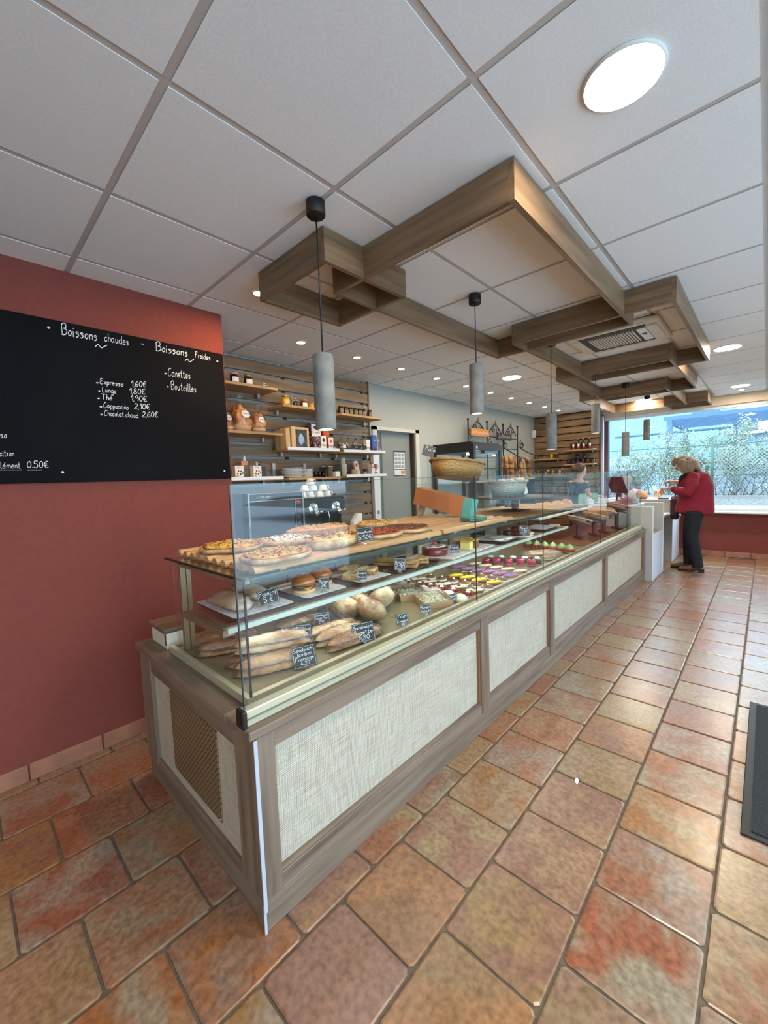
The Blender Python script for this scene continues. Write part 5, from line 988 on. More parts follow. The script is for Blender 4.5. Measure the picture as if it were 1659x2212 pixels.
MB().tube([(.235, -.055, .21), (.255, -.075, .20), (.262, -.08, .15), (.258, -.075, .11)], .006, 8).obj('steam_wand', CHROME, es); B_(0, .50, -.05, .28, .33, .336).obj('cup_rail', STEEL, es)
CUPM = mat('cream_cup', (236, 230, 214), rough=.25)
def cup(x, y, z, rz, label, tilt=0):
    t = thing('coffee_cup', label, 'cup', (x, y, z), rz, 'cups on the espresso machine'); t.rotation_euler = (0, tilt, rz)
    MB().lathe([(.042, 0), (.040, .012), (.030, .05), (.02, .058), (.001, .058)], 20).obj('cup', CUPM, t); m = MB(); m.tube([(.038, 0, .016), (.056, 0, .02), (.056, 0, .042), (.033, 0, .046)], .0045, 8); m.obj('handle', CUPM, t)
n = 0
CN = ['bottom left', 'bottom second', 'bottom third', 'bottom right', 'upper left', 'upper middle', 'upper right', 'topmost']
for (x, z) in [(2.15, 1.276), (2.245, 1.276), (2.34, 1.276), (2.435, 1.276), (2.175, 1.335), (2.275, 1.335), (2.385, 1.335), (2.25, 1.394)]:
    cup(x, 3.02+.012*(n % 2), z, -.4+.3*(n % 3), 'upturned cream cup on the espresso machine, %s of the pile' % CN[n]); n += 1
t = thing('napkin_holder', 'white paper napkin folded beside the espresso machine', 'napkin', (2.70, 2.93, .94)); m = MB(); m.prism([(-.06, 0), (.07, 0), (.065, .15), (.02, .16), (-.05, .08)], -.03, .03, 'y'); m.obj('paper', PAPER, t, bevel=.006)
# ------------------------------------------------------------------ black glass fridge
fg = thing('display_fridge', 'tall black glass-door drinks fridge behind the counter', 'fridge', (4.53, 2.72, 0)); W, D, H = .74, .60, 1.857
B_(0, W, 0, D, 0, .12).obj('plinth', BLACK, fg); B_(0, W, 0, D, H-.13, H).obj('top_box', BLACK, fg, bevel=.004)
for x in (0, W-.04):
    for y in (0, D-.04): B_(x, x+.04, y, y+.04, .12, H-.13).obj('post', BLACK, fg)
B_(.04, W-.04, D-.01, D, .12, H-.13).obj('back_panel', mat('fridge_back', (196, 200, 200), rough=.4), fg); B_(.006, .012, .04, D-.04, .12, H-.13).obj('side_glass', GLASS, fg); B_(W-.012, W-.006, .04, D-.04, .12, H-.13).obj('side_glass', GLASS, fg)
for a in ((.0, .05, .12, H-.02), (W-.05, W, .12, H-.02), (.05, W-.05, .12, .17), (.05, W-.05, H-.11, H-.02)): B_(a[0], a[1], -.03, -.002, a[2], a[3]).obj('door_frame', BLACK, fg)
B_(.05, W-.05, -.02, -.014, .17, H-.11).obj('door_glass', GLASS, fg); B_(.06, .09, -.034, -.03, H-.09, H-.06).obj('badge', mat('badge_white', (210, 190, 196), rough=.4), fg)
for z in (.55, .95, 1.33): B_(.04, W-.04, .03, D-.03, z, z+.008).obj('shelf', mat('fridge_shelf', (206, 212, 216), rough=.3), fg)
B_(.3, .44, .2, .26, H-.15, H-.135).obj('lamp', mat('fridge_fill_glow', (240, 248, 255), emit=40), fg)  # added glow inside, standing in for the outdoor reflection on the door
t = thing('fridge_jar', 'clear lidded jar on the upper shelf of the fridge', 'jar', (4.80, 2.95, 1.338)); MB().lathe([(.05, 0), (.06, .02), (.06, .13), (.05, .15), (.02, .16), (.001, .16)], 20).obj('jar', GLASS, t); MB().lathe([(.03, .161), (.012, .18), (.014, .2), (.001, .2)], 16).obj('lid', CHROME, t)
t = thing('card_stand', 'grey chalk card on a clear stem above the large basket', 'price card', (2.47, 1.86, 1.376), -.75); m = MB(); m.tube([(0, 0, 0), (0, 0, .2)], .005, 6); m.obj('stem', CLEARP, t); m = MB(); m.M = Matrix.Translation((0, 0, .2)) @ Matrix.Rotation(-.25, 4, 'X') @ Matrix.Rotation(.3, 4, 'Y'); m.box(-.045, .045, 0, .003, 0, .085); m.obj('card', mat('grey_card', (92, 92, 86), rough=.5), t)
m = MB(); m.M = Matrix.Translation((0, 0, .2)) @ Matrix.Rotation(-.25, 4, 'X') @ Matrix.Rotation(.3, 4, 'Y'); write(m, 'Pain', (-.03, -.001, .045), (1, 0, 0), (0, 0, 1), .03, .003); m.obj('writing', WCHALK, t)
# ------------------------------------------------------------------ wrought iron bread rack with signs
BAGM = mat('baguette_crust', (222, 168, 98), (112, 62, 28), scale=9, rough=.5, bump=.9, bscale=40, rand=1, detail=8, ramp=(.36, .62)); IR = mat('wrought_iron', (26, 24, 24), rough=.5); BRZ = mat('bronze_leaf', (120, 100, 62), rough=.5, metal=.4)
ir = thing('iron_bread_rack', 'black wrought iron bread rack with scrolls on the back wall', 'bread rack'); YI = 3.25
px_ = [5.33, 5.89, 6.43, 6.97]
for x in px_: MB().tube([(x, YI, 1.35), (x, YI, 2.25)], .011, 8).obj('upright', IR, ir); MB().ball((x, YI, 2.262), .018, n=10, m=7).obj('finial', IR, ir)
def spiral(cx, cz, r, s, turns=1.5, a0=0): return [(cx+s*r*(1-i/22)*math.cos(a0+i*turns*6.283/20), YI, cz+r*(1-i/22)*math.sin(a0+i*turns*6.283/20)) for i in range(20)]
for i in range(3):
    a, b = px_[i], px_[i+1]; c = (a+b)/2; m = MB()
    m.tube([(a, YI, 2.12), (a+.06, YI, 2.10), (a+.14, YI, 2.17), (c-.03, YI, 2.245), (c, YI, 2.25), (c+.03, YI, 2.245), (b-.14, YI, 2.17), (b-.06, YI, 2.10), (b, YI, 2.12)], .008, 6); m.obj('arch', IR, ir)
    for s in (1, -1): MB().tube(spiral(c+s*.07, 2.15, .055, s), .007, 6).obj('scroll', IR, ir)
    m = MB(); m.prism([(c, 2.20), (c+.03, 2.235), (c+.02, 2.26), (c, 2.31), (c-.02, 2.26), (c-.03, 2.235)], YI-.015, YI-.005, 'y'); m.obj('leaf', BRZ, ir)
    for z in (2.04, 1.86, 1.70): MB().tube([(a, YI, z), (b, YI, z)], .008, 6).obj('crossbar', IR, ir)
    MB().tube(spiral(a+.11, 1.94, .08, 1, 1.3, 1.5), .007, 6).obj('scroll', IR, ir)
MB().tube(spiral(7.15, 1.96, .09, 1, 1.4, 2), .009, 6).obj('scroll', IR, ir); MB().tube([(6.99, YI, 1.92), (7.25, YI-.05, 1.82), (7.5, YI-.15, 1.74), (7.62, YI-.2, 1.74)], .009, 6).obj('hook_arm', IR, ir); MB().tube([(6.45, YI, 1.88), (6.75, YI-.08, 1.75), (7.0, YI-.2, 1.66)], .009, 6).obj('hook_arm', IR, ir)
B_(5.30, 7.1, 3.0, 3.28, 1.33, 1.36).obj('bread_tray', SHW, ir); MB().tube([(5.3, 2.98, 1.52), (7.1, 2.98, 1.52)], .008, 6).obj('front_bar', IR, ir)
for x in (5.31, 6.2, 7.09): B_(x-.01, x+.01, 3.0, 3.26, 0, 1.33).obj('leg', IR, ir)
for (x0, x1, z0, z1, c, txt, tc_, l) in [(5.37, 5.90, 2.03, 2.135, (214, 140, 60), 'La Pétrisane gourmand', WCHALK, 'orange lettered sign plate on the iron bread rack'), (6.17, 6.68, 2.005, 2.11, (58, 34, 40), 'La Pétrisane', WCHALK, 'dark maroon lettered sign plate on the iron bread rack')]:
    t = thing('sign_plate', l, 'sign', ((x0+x1)/2, YI-.03, z0)); w = (x1-x0)/2; B_(-w, w, 0, .012, 0, z1-z0).obj('plate', mat('sign_%d' % c[0], c, rough=.45), t); B_(-w, w, .0121, .02, 0, .01).obj('lip', IR, t)
    m = MB(); _, tw = strokes(txt, .05); f_ = min(1, w*1.84/tw); write(m, txt, (-tw/2*f_, -.001, .034), (f_, 0, 0), (0, 0, 1), .05, .005); m.obj('lettering', WCHALK, t)
for k in range(11):
    x = 5.93+.115*k; le = [.08, -.12, .2, .32, .1, .28, .38, .2, .42, .3, .45][k]; t = thing('baguette', 'baguette standing in the iron rack, %s from the fridge' % ['first', 'second', 'third', 'fourth', 'fifth', 'sixth', 'seventh', 'eighth', 'ninth', 'tenth', 'eleventh'][k], 'baguette', (x-.06, 3.06+.05*(k % 2), 1.53), 0, 'baguettes in the iron rack'); t.rotation_euler = (0, math.pi/2-le, .1*(k % 3))
    m = MB(); m.M = Matrix.Translation((0, 0, -.04)) @ Matrix.Rotation(.6*k, 4, 'X'); loaf(m, .44, .085, .075, k, .16, 4, 34, 12, slash=.3); m.obj('crust', BAGM, t)
# security sensor on the slat corner
t = thing('motion_sensor', 'white motion sensor at the corner of the back wall', 'sensor', (7.83, 3.30, 2.12)); B_(-.035, .035, -.02, .055, 0, .14).obj('housing', WHITE, t, bevel=.01); MB().ball((0, -.02, .03), .018, n=12, m=8).obj('lens', BLACK, t)
# ------------------------------------------------------------------ far slat wall shelves
def fshelf(y0, y1, z, label): t = thing('far_shelf', label, 'shelf', (7.75, y0, z), 0, 'shelves on the far slatted wall'); B_(0, .2, 0, y1-y0, -.025, 0).obj('board', SHW, t); B_(.14, .2, .04, .07, -.06, -.025).obj('bracket', ALU, t)
fshelf(2.22, 2.74, 1.83, 'far shelf with four dark bottles'); fshelf(2.22, 2.72, 1.575, 'far shelf with black jars under the bottles'); fshelf(2.83, 3.345, 1.70, 'far shelf in the back corner with small jars'); fshelf(2.70, 3.345, 1.385, 'lowest far shelf crowded with small jars')
BOT = mat('dark_bottle', (24, 14, 14), rough=.12, coat=.6); RL = mat('red_label', (196, 60, 58), rough=.6)
for k, y in enumerate([2.60, 2.51, 2.42, 2.32]):
    t = thing('liqueur_bottle', 'dark bottle with red and white label on the far shelf, %s from the left' % ['first', 'second', 'third', 'fourth'][k], 'bottle', (7.83, y, 1.83), 0, 'dark bottles on the far shelf')
    MB().lathe([(.034, 0), (.036, .01), (.036, .10), (.028, .125), (.013, .14), (.012, .175), (.001, .175)], 18).obj('bottle', BOT, t); MB().lathe([(.014, .1755), (.014, .195), (.001, .195)], 12).obj('cap', GOLD, t)
    for z0, z1, mm in ((.02, .055, RL), (.0555, .10, LABW)): m = MB(); m.grid(lambda u, v: (-.037*math.cos(-.9+1.5*u), .037*math.sin(-1.5+1.5*u), z0+(z1-z0)*v), 8, 1); m.obj('label', mm, t)
for k in range(6): jar(7.83, 1.575, .036, .09, DJAM, BLK2, 'black jar on the far shelf under the bottles, %s from the left' % ['first', 'second', 'third', 'fourth', 'fifth', 'sixth'][k], y=2.66-.08*k, group='far black jars', name='black_jar', lab=None)
for k in range(2): jar(7.87, 1.665, .036, .085, DJAM, BLK2, 'black jar stacked on the far lower shelf, %s one' % ['left', 'right'][k], y=2.53-.12*k, group='far stacked jars', name='black_jar')
for k, (y, b) in enumerate([(3.28, BRN), (2.98, AMB), (2.89, DJAM)]): jar(7.83, 1.70, .03, .085, b, GOLD, 'small jar on the far corner shelf, %s from the left' % ['first', 'second', 'third'][k], y=y, group='far corner jars')
t = thing('dried_plant', 'thin dried sprig in a little pot on the far corner shelf', 'plant', (7.83, 3.13, 1.70)); MB().lathe([(.02, 0), (.03, .04), (.001, .038)], 14).obj('pot', CONC, t); m = MB()
for i in range(7): a = i*.9; m.tube([(0, 0, .03), (.015*math.cos(a), .015*math.sin(a), .07), (.035*math.cos(a), .04*math.sin(a), .10+.01*(i % 3))], .002, 5)
m.obj('stems', GREEN, t)
for k in range(9): jar(7.80+.07*(k % 2), 1.385, .026, .075+.02*(k % 3), [BRN, AMB, DJAM, mat('pale_cream', (214, 196, 170), rough=.4)][k % 4], [GOLD, WHITE, CHROME][k % 3], 'small mixed jar on the lowest far shelf, %s from the left' % ['first', 'second', 'third', 'fourth', 'fifth', 'sixth', 'seventh', 'eighth', 'ninth'][k], y=3.30-.066*k, group='mixed jars on the lowest far shelf', name='mixed_jar')
# ------------------------------------------------------------------ on the cash desks
TIS = mat('tissue_white', (232, 234, 240), rough=.8)
def crumple(x, y, z, s, label, k, mt=None, name='tissue_wrap', cat='tissue paper'):
    t = thing(name, label, cat, (x, y, z), k, 'crumpled tissue on the cash desk'); m = MB(); rr = random.Random(k)
    for i in range(11):
        a = rr.uniform(0, 6.28); b = rr.uniform(.25, 1.2); d = Vector((math.cos(a)*math.cos(b), math.sin(a)*math.cos(b), math.sin(b)))*s*rr.uniform(.8, 1.15); q = Vector((-math.sin(a), math.cos(a), .2))*s*rr.uniform(.25, .4)
        m.add([(0, 0, .004), tuple(d*.6+q), tuple(d), tuple(d*.6-q+Vector((0, 0, .02)))], [(0, 1, 2, 3)]); m.add([(0, 0, .003), tuple(d*.6-q), tuple(d*.95+Vector((.004, 0, 0))), tuple(d*.5-q*1.5)], [(0, 1, 2, 3)])
    m.ball((0, 0, s*.14), s*.5, s*.5, s*.14, 10, 6, wob=.6, seed=k); m.obj('tissue', mt or TIS, t); return t
crumple(6.25, 1.85, .952, .12, 'white crumpled tissue farthest from the customer on the near cash desk', 1); crumple(6.3, 1.68, .952, .12, 'white crumpled tissue at the middle of the near cash desk', 2); crumple(6.45, 1.48, .952, .11, 'white crumpled tissue near the screen', 3); crumple(6.55, 1.38, .952, .12, 'white tissue bouquet nearest the customer on the near desk', 4)
crumple(6.4, 1.42, .952, .12, 'pink and white wrapped bouquet beside the tissue', 5, mat('pink_wrap', (206, 168, 176), rough=.6), 'wrapped_bouquet', 'bouquet')
for k, (x, y) in enumerate([(6.30, 1.95), (6.52, 1.85)]):
    t = thing('green_bag', 'green paper bag behind the tissue, %s one' % ['left', 'right'][k], 'paper bag', (x, y, .952), .3*k); m = MB(); m.prism([(-.09, 0), (.09, 0), (.095, .1), (.07, .15), (-.075, .155), (-.095, .09)], -.035, .035, 'y'); m.obj('bag', mat('green_paper', (126, 178, 160), rough=.7), t, bevel=.006)
sc_ = thing('till_screen', 'black till screen tilted on its stand, seen from behind', 'screen', (6.62, 1.58, .952), -.6); B_(-.07, .07, -.08, .08, 0, .02).obj('base', BLACK, sc_, bevel=.004); MB().tube([(0, 0, .02), (.02, 0, .2)], .02, 10).obj('stem', BLACK, sc_); m = MB(); m.M = Matrix.Translation((.02, 0, .2)) @ Matrix.Rotation(-.45, 4, 'Y'); m.box(-.012, .012, -.15, .15, -.06, .2); m.obj('panel', BLACK, sc_, bevel=.004)
cdp = thing('customer_display', 'round white customer display with a dark red arm standing in for a reflection', 'display', (6.88, 1.60, .951)); MB().lathe([(.06, 0), (.05, .012), (.001, .014)], 20).obj('base', BLACK, cdp); MB().tube([(0, 0, .012), (0, 0, .2), (-.02, -.06, .29)], .016, 8).obj('arm', mat('reflected_cardigan_red', (96, 30, 46), rough=.4), cdp)  # dark red arm stands in for the customer's cardigan reflected in the pane
m = MB(); m.M = Matrix.Translation((-.03, -.10, .315)) @ Matrix.Rotation(.5, 4, 'X') @ Matrix.Rotation(.35, 4, 'Y') @ Matrix.Rotation(math.pi/2, 4, 'Y'); m.lathe([(.075, -.008), (.078, 0), (.07, .01), (.001, .012)], 28, sy=.75); m.obj('round_panel', WHITE, cdp)
t = thing('bagged_loaf', 'large loaf in a white paper bag on the window-side cash desk', 'bread', (7.62, 1.50, .952), .9); m = MB(); loaf(m, .30, .17, .14, 3, .12); m.obj('loaf', CRUSTD, t); m = MB(); m.M = Matrix.Translation((.07, 0, -.001)); loaf(m, .26, .20, .155, 5, .18, 4); m.obj('paper_bag', TIS, t)
t = thing('card_box', 'small cream box with brown lettering on the window-side desk', 'box', (7.95, 1.30, .952), .15); B_(-.1, .1, -.06, .06, 0, .13).obj('box', mat('cream_box', (224, 200, 172), rough=.6), t, bevel=.003)
for i, ch in enumerate('RG'):
    m = MB(); m.M = Matrix.Rotation(-math.pi/2, 4, 'Z'); write(m, ch, (-.05+.055*i, -.1012, .03), (.75, 0, 0), (0, 0, 1), .07, .009); m.obj('letter', mat('brown_ink', (120, 70, 44), rough=.6), t)
t = thing('blue_folder', 'flat blue pouch on the desk by the customer', 'pouch', (7.62, 1.17, .952), .1); B_(-.1, .1, -.07, .07, 0, .022).obj('pouch', mat('blue_cloth', (44, 66, 128), rough=.7), t, bevel=.008)
hb = thing('handbag', 'dark maroon handbag hanging against the cash desk', 'handbag', (7.20, .955, .69)); m = MB(); m.prism([(-.13, .0), (.12, .0), (.15, .08), (.13, .30), (.06, .34), (-.09, .34), (-.15, .28), (-.16, .07)], -.05, .05, 'y'); m.obj('bag', mat('maroon_leather', (64, 22, 30), rough=.4), hb, bevel=.02); MB().ball((.0, -.052, .04), .05, .012, .035, 14, 8).obj('buckle', CHROME, hb); MB().tube([(-.1, 0, .33), (-.06, -.03, .5), (0, -.05, .62), (.06, -.03, .5), (.1, 0, .33)], .008, 6).obj('strap', BLACK, hb)
t = thing('flower_pot', 'tiny pot with white blossoms in the niche of the cash desk', 'flowers', (6.2, 1.12, .576)); MB().lathe([(.022, 0), (.03, .045), (.001, .042)], 14).obj('pot', mat('dark_pot', (60, 46, 40), rough=.6), t); m = MB(); rr = random.Random(3)
for i in range(14): m.ball((rr.uniform(-.03, .03), rr.uniform(-.03, .03), .06+rr.random()*.07), .013, n=7, m=5, wob=.4, seed=i)
m.obj('blossoms', TIS, t)
# ------------------------------------------------------------------ people
SKIN = mat('skin', (206, 152, 126), (192, 136, 110), scale=9, rough=.5)
def blobby(name, parts, mt, parent, vox=.011, it=4):
    m = MB()
    for q in parts: q(m)
    o = m.obj(name, mt, parent)
    r_ = o.modifiers.new('fuse', 'REMESH'); r_.mode = 'VOXEL'; r_.voxel_size = vox; r_.use_smooth_shade = True
    s_ = o.modifiers.new('soften', 'SMOOTH'); s_.factor = .5; s_.iterations = it
    return o
def T(pts, r, n=14): return lambda m: m.tube(pts, r, n)
def E_(c, a, b=None, d=None): return lambda m: m.ball(c, a, b, d, 16, 12)
HM = Matrix.Translation((0, .845, 1.462)) @ Matrix.Rotation(-.62, 4, 'X')
def hm(f):
    def g(m): m.M = HM; f(m); m.M = Matrix.Identity(4)
    return g
def HB(): m = MB(); m.M = HM; return m
# customer: x across shoulders, she faces +y; world y positions measured from the photograph
pc = thing('person', 'woman in a red cardigan and dark trousers counting change at the desk', 'person', (6.95, 0, 0))
hands = []
def hand(wr, d, up, s, curl):
    # palm from wrist along d; fingers curl towards -up; thumb to the side
    wr, d, up = Vector(wr), Vector(d).normalized(), Vector(up).normalized(); sd = d.cross(up).normalized(); out = [T([wr-d*.03, wr, wr+d*.045, wr+d*.085], [(.022, .02), (.024, .018), (.034, .016), (.036, .014)])]
    for i, L in enumerate((.068, .078, .072, .058)):
        b = wr+d*.082+sd*(-.027+.018*i); p1 = b+d*L*.45-up*L*.15*curl; p2 = p1+d*L*.25-up*L*.35*curl; p3 = p2+d*L*.05-up*L*.32*curl
        out.append(T([b, p1, p2, p3], [.009, .0085, .008, .006], 8))
    tb_ = wr+d*.03+sd*(-.028)*s; out.append(T([tb_, tb_+d*.03-sd*.018*s-up*.012, tb_+d*.06-sd*.01*s-up*.03*curl, tb_+d*.075+sd*.004*s-up*.035*curl], [.013, .0105, .0095, .007], 8)); return out
SH = 1.33
body = [hm(E_((0, 0, .02), .072, .088, .105)), hm(E_((0, .04, -.045), .05, .045, .055)), T([(0, .765, 1.31), (0, .82, 1.41)], [.055, .05]), hm(T([(0, .082, .012), (0, .1, -.018), (0, .09, -.026)], [.007, .012, .009], 8)), hm(E_((0, .06, -.085), .024, .02, .018)),
        T([(0, .73, .80), (0, .71, 1.0), (0, .72, 1.2), (0, .76, 1.33)], [(.14, .11), (.13, .11), (.14, .1), (.09, .07)]),
        T([(-.09, .72, .82), (-.085, .72, .5), (-.08, .665, .08)], [.085, .06, .04]), T([(.09, .74, .82), (.085, .76, .5), (.08, .775, .08)], [.085, .06, .04]), T([(-.08, .66, .05), (-.08, .72, .04), (-.08, .78, .032)], [.03, .03, .025]), T([(.08, .78, .05), (.08, .84, .04), (.08, .90, .032)], [.03, .03, .025]),
        T([(-.17, .72, 1.30), (-.20, .75, 1.13), (-.17, .88, 1.13), (-.14, .96, 1.155)], [.045, .042, .036, .026]), T([(.17, .76, 1.30), (.19, .80, 1.16), (.13, .90, 1.21), (.10, .95, 1.235)], [.045, .04, .034, .026])]
body += hand((-.14, .965, 1.157), (.25, 1, -.12), (0, .15, 1), 1, 1.0) + hand((.10, .95, 1.237), (-.1, 1, .12), (-.3, 0, 1), -1, 1.2)
blobby('body', body, SKIN, pc, .0065, 3)
RED = mat('red_knit', (134, 18, 42), (116, 12, 34), scale=14, rough=.85, bump=.3, bscale=90)
blobby('cardigan', [T([(0, .715, .80), (0, .71, .9), (0, .70, 1.02), (0, .70, 1.16), (0, .725, 1.28), (0, .765, 1.36)], [(.22, .165), (.215, .16), (.195, .155), (.19, .14), (.17, .115), (.085, .075)], 24),
    T([(-.07, .73, 1.30), (-.15, .72, 1.295), (-.205, .73, 1.19), (-.225, .765, 1.09), (-.19, .88, 1.11), (-.15, .945, 1.145)], [.07, .075, .075, .068, .055, .044]), T([(.07, .74, 1.30), (.15, .75, 1.295), (.205, .78, 1.20), (.205, .82, 1.13), (.14, .88, 1.20), (.115, .92, 1.225)], [.07, .072, .07, .06, .05, .042])], RED, pc, .011, 9)
blobby('scarf', [T([(-.06, .70, 1.385), (-.085, .79, 1.345), (-.05, .86, 1.29), (0, .875, 1.2), (.0, .875, 1.0), (0, .87, .95)], [.022, .026, .028, .03, .028, .02]), T([(-.06, .70, 1.385), (.02, .672, 1.375), (.085, .74, 1.36), (.05, .86, 1.29)], [.022, .026, .026, .024]), T([(-.02, .675, 1.37), (-.01, .612, 1.29)], [.026, .013])], mat('black_scarf', (20, 17, 21), (70, 60, 62), scale=50, rough=.8, ramp=(.5, .7)), pc, .009, 3)
NAVY = mat('dark_navy_denim', (13, 14, 24), (9, 10, 18), scale=60, rough=.8)
blobby('trousers', [T([(0, .72, .90), (0, .715, .80)], [(.19, .14), (.19, .15)]), T([(-.085, .705, .84), (-.085, .72, .62), (-.085, .725, .50), (-.08, .69, .30), (-.08, .655, .065)], [.115, .092, .08, .07, .068]), T([(.085, .725, .84), (.085, .755, .62), (.085, .77, .50), (.08, .775, .30), (.08, .765, .075)], [.115, .092, .08, .07, .068])], NAVY, pc, .011, 4)
BOOT = mat('brown_suede', (110, 72, 52), (92, 58, 42), scale=25, rough=.8); SOLE = mat('boot_sole', (40, 28, 22), rough=.6)
for k, (x, y0, lift) in enumerate([(-.08, .63, 0), (.08, .74, 0)]):
    blobby('ankle_boot', [T([(x, y0+.02, .17), (x, y0+.015, .08)], [.052, .05]), T([(x, y0-.01, .065), (x, y0+.08, .06), (x, y0+.16, .043), (x, y0+.215, .034)], [(.036, .042), (.04, .044), (.046, .034), (.034, .024)]), E_((x, y0+.20, .035), .04, .04, .026)], BOOT, pc, .008, 3)
    m = MB(); m.prism([(x-.03, y0-.045), (x+.03, y0-.045), (x+.03, y0+.02), (x-.03, y0+.02)], 0, .045); m.prism([(x+a, y0+b) for a, b in ((-.034, .08), (.034, .08), (.044, .16), (.036, .225), (.0, .25), (-.036, .225), (-.044, .16))], 0, .014); m.prism([(y0-.045, .03), (y0+.03, .03), (y0+.10, .008), (y0+.10, .018), (y0+.03, .05), (y0-.045, .055)], x-.032, x+.032, 'x'); m.obj('sole', SOLE, pc, bevel=.004)
HAIR = mat('ash_blond_hair', (150, 130, 106), (96, 78, 60), scale=6, rough=.55, stretch=(6, 30, 3), bump=.6)
blobby('hair', [hm(E_((0, -.022, .032), .088, .1, .1)), hm(T([(0, .0, .13), (0, .075, .105), (0, .098, .05)], [(.065, .03), (.07, .02), (.06, .012)])), T([(-.07, .86, 1.53), (-.088, .83, 1.45), (-.078, .81, 1.35)], [.045, .045, .035]), T([(.07, .86, 1.53), (.088, .83, 1.45), (.078, .81, 1.35)], [.045, .045, .035]), T([(0, .79, 1.545), (0, .72, 1.49), (0, .685, 1.42), (0, .675, 1.385)], [(.085, .05), (.095, .05), (.09, .035), (.08, .02)]), T([(-.06, .79, 1.51), (-.085, .76, 1.43), (-.08, .755, 1.355)], [.055, .052, .035]), T([(.06, .79, 1.51), (.085, .76, 1.43), (.08, .755, 1.355)], [.055, .052, .035])], HAIR, pc, .009, 8)
m = HB()
for q in (-1, 1): m.tube([(q*.03+.022*math.cos(a*.5236), .092, .006+.017*math.sin(a*.5236)) for a in range(13)], .0022, 6)
m.tube([(-.052, .09, .01), (-.074, .01, .018)], .0022, 6); m.tube([(.052, .09, .01), (.074, .01, .018)], .0022, 6); m.obj('glasses', BLACK, pc)
LIP = mat('lips', (166, 84, 80), rough=.4); m = HB(); m.ball((0, .084, -.055), .02, .008, .006, 12, 6); m.obj('mouth', LIP, pc)
for q in (-1, 1): m = HB(); m.ball((q*.03, .079, .008), .011, .006, .007, 10, 6); m.obj('eye', mat('eye_white', (226, 222, 216), rough=.2), pc)
cw = thing('coin_purse', 'orange-brown purse held open in the customer hand', 'purse', (6.86, 1.075, 1.06), .2); m = MB(); m.prism([(-.045, 0), (.045, 0), (.05, .05), (.042, .095), (-.042, .095), (-.05, .05)], -.016, .016, 'y'); m.obj('purse', mat('tan_leather', (196, 128, 76), rough=.5), cw, bevel=.006); m = MB(); m.tube([(-.04, 0, .096), (0, 0, .1), (.04, 0, .096)], .004, 6); m.obj('clasp', GOLD, cw)
# cashier: stands behind the counter facing the customer side, head bent
pk = thing('person', 'shop assistant with tied-back brown hair in black and white apron behind the counter', 'person', (6.95, 2.195, 0), -2.2)
kb = [E_((0, .02, 1.45), .07, .085, .105), E_((0, .055, 1.405), .05, .045, .06), T([(0, -.02, 1.28), (0, .01, 1.40)], [.052, .048]), E_((0, .10, 1.43), .012, .014, .02), T([(0, -.03, .80), (0, -.03, 1.0), (0, -.03, 1.18), (0, -.02, 1.30)], [(.11, .07), (.09, .06), (.11, .065), (.08, .05)]),
      T([(-.09, -.03, .82), (-.085, -.02, .48), (-.08, -.04, .08)], [.085, .06, .045]), T([(.09, -.03, .82), (.085, -.02, .48), (.08, -.04, .08)], [.085, .06, .045]), T([(-.08, -.05, .045), (-.08, .12, .035)], [.035, .03]), T([(.08, -.05, .045), (.08, .12, .035)], [.035, .03]),
      T([(-.17, -.03, 1.27), (-.21, -.02, 1.08), (-.15, .14, 1.02), (-.10, .22, 1.03)], [.045, .04, .034, .025]), T([(.17, -.03, 1.27), (.21, -.02, 1.08), (.15, .14, 1.02), (.10, .22, 1.03)], [.045, .04, .034, .025])]
kb += hand((-.10, .225, 1.03), (.3, 1, 0), (0, 0, 1), 1, .9) + hand((.10, .225, 1.03), (-.3, 1, 0), (0, 0, 1), -1, .9)
blobby('body', kb, SKIN, pk, .0065, 3)
blobby('black_top', [T([(0, -.03, .80), (0, -.03, 1.0), (0, -.03, 1.16), (0, -.025, 1.26)], [(.165, .125), (.14, .11), (.165, .115), (.15, .08)], 22), T([(-.155, -.03, 1.25), (-.20, -.03, 1.15)], [.06, .055]), T([(.155, -.03, 1.25), (.20, -.03, 1.15)], [.06, .055])], BLACK, pk, .01, 4)
blobby('apron', [T([(0, .04, .50), (0, .055, .8), (0, .055, 1.0), (0, .065, 1.14)], [(.17, .09), (.165, .085), (.125, .07), (.09, .055)], 20)], mat('apron_stripe', (214, 210, 200), (206, 200, 190), scale=20, rough=.8), pk, .01, 3)
blobby('trousers', [T([(0, -.03, .88), (0, -.03, .80)], [(.16, .12), (.17, .13)]), T([(-.085, -.03, .82), (-.085, -.02, .5), (-.08, -.04, .09)], [.1, .08, .065]), T([(.085, -.03, .82), (.085, -.02, .5), (.08, -.04, .09)], [.1, .08, .065])], NAVY, pk, .011, 3)
for s in (-1, 1): blobby('shoe', [T([(s*.08, -.07, .045), (s*.08, .05, .045), (s*.08, .15, .035)], [(.042, .044), (.046, .042), (.036, .03)])], BLACK, pk, .009, 2)
blobby('hair', [E_((0, -.015, 1.48), .08, .092, .098), E_((0, -.115, 1.475), .045, .045, .045), T([(-.055, .03, 1.52), (-.068, .0, 1.45)], [.03, .02]), T([(.055, .03, 1.52), (.068, .0, 1.45)], [.03, .02])], mat('brown_hair', (92, 64, 46), (60, 40, 30), scale=6, rough=.5, stretch=(3, 20, 20), bump=.4), pk, .009, 3)
for s in (-1, 1): MB().ball((s*.028, .092, 1.45), .011, .006, .006, 10, 6).obj('eye', mat('eye_white', (226, 222, 216), rough=.2), pk)
MB().ball((0, .098, 1.385), .019, .007, .006, 12, 6).obj('mouth', LIP, pk)
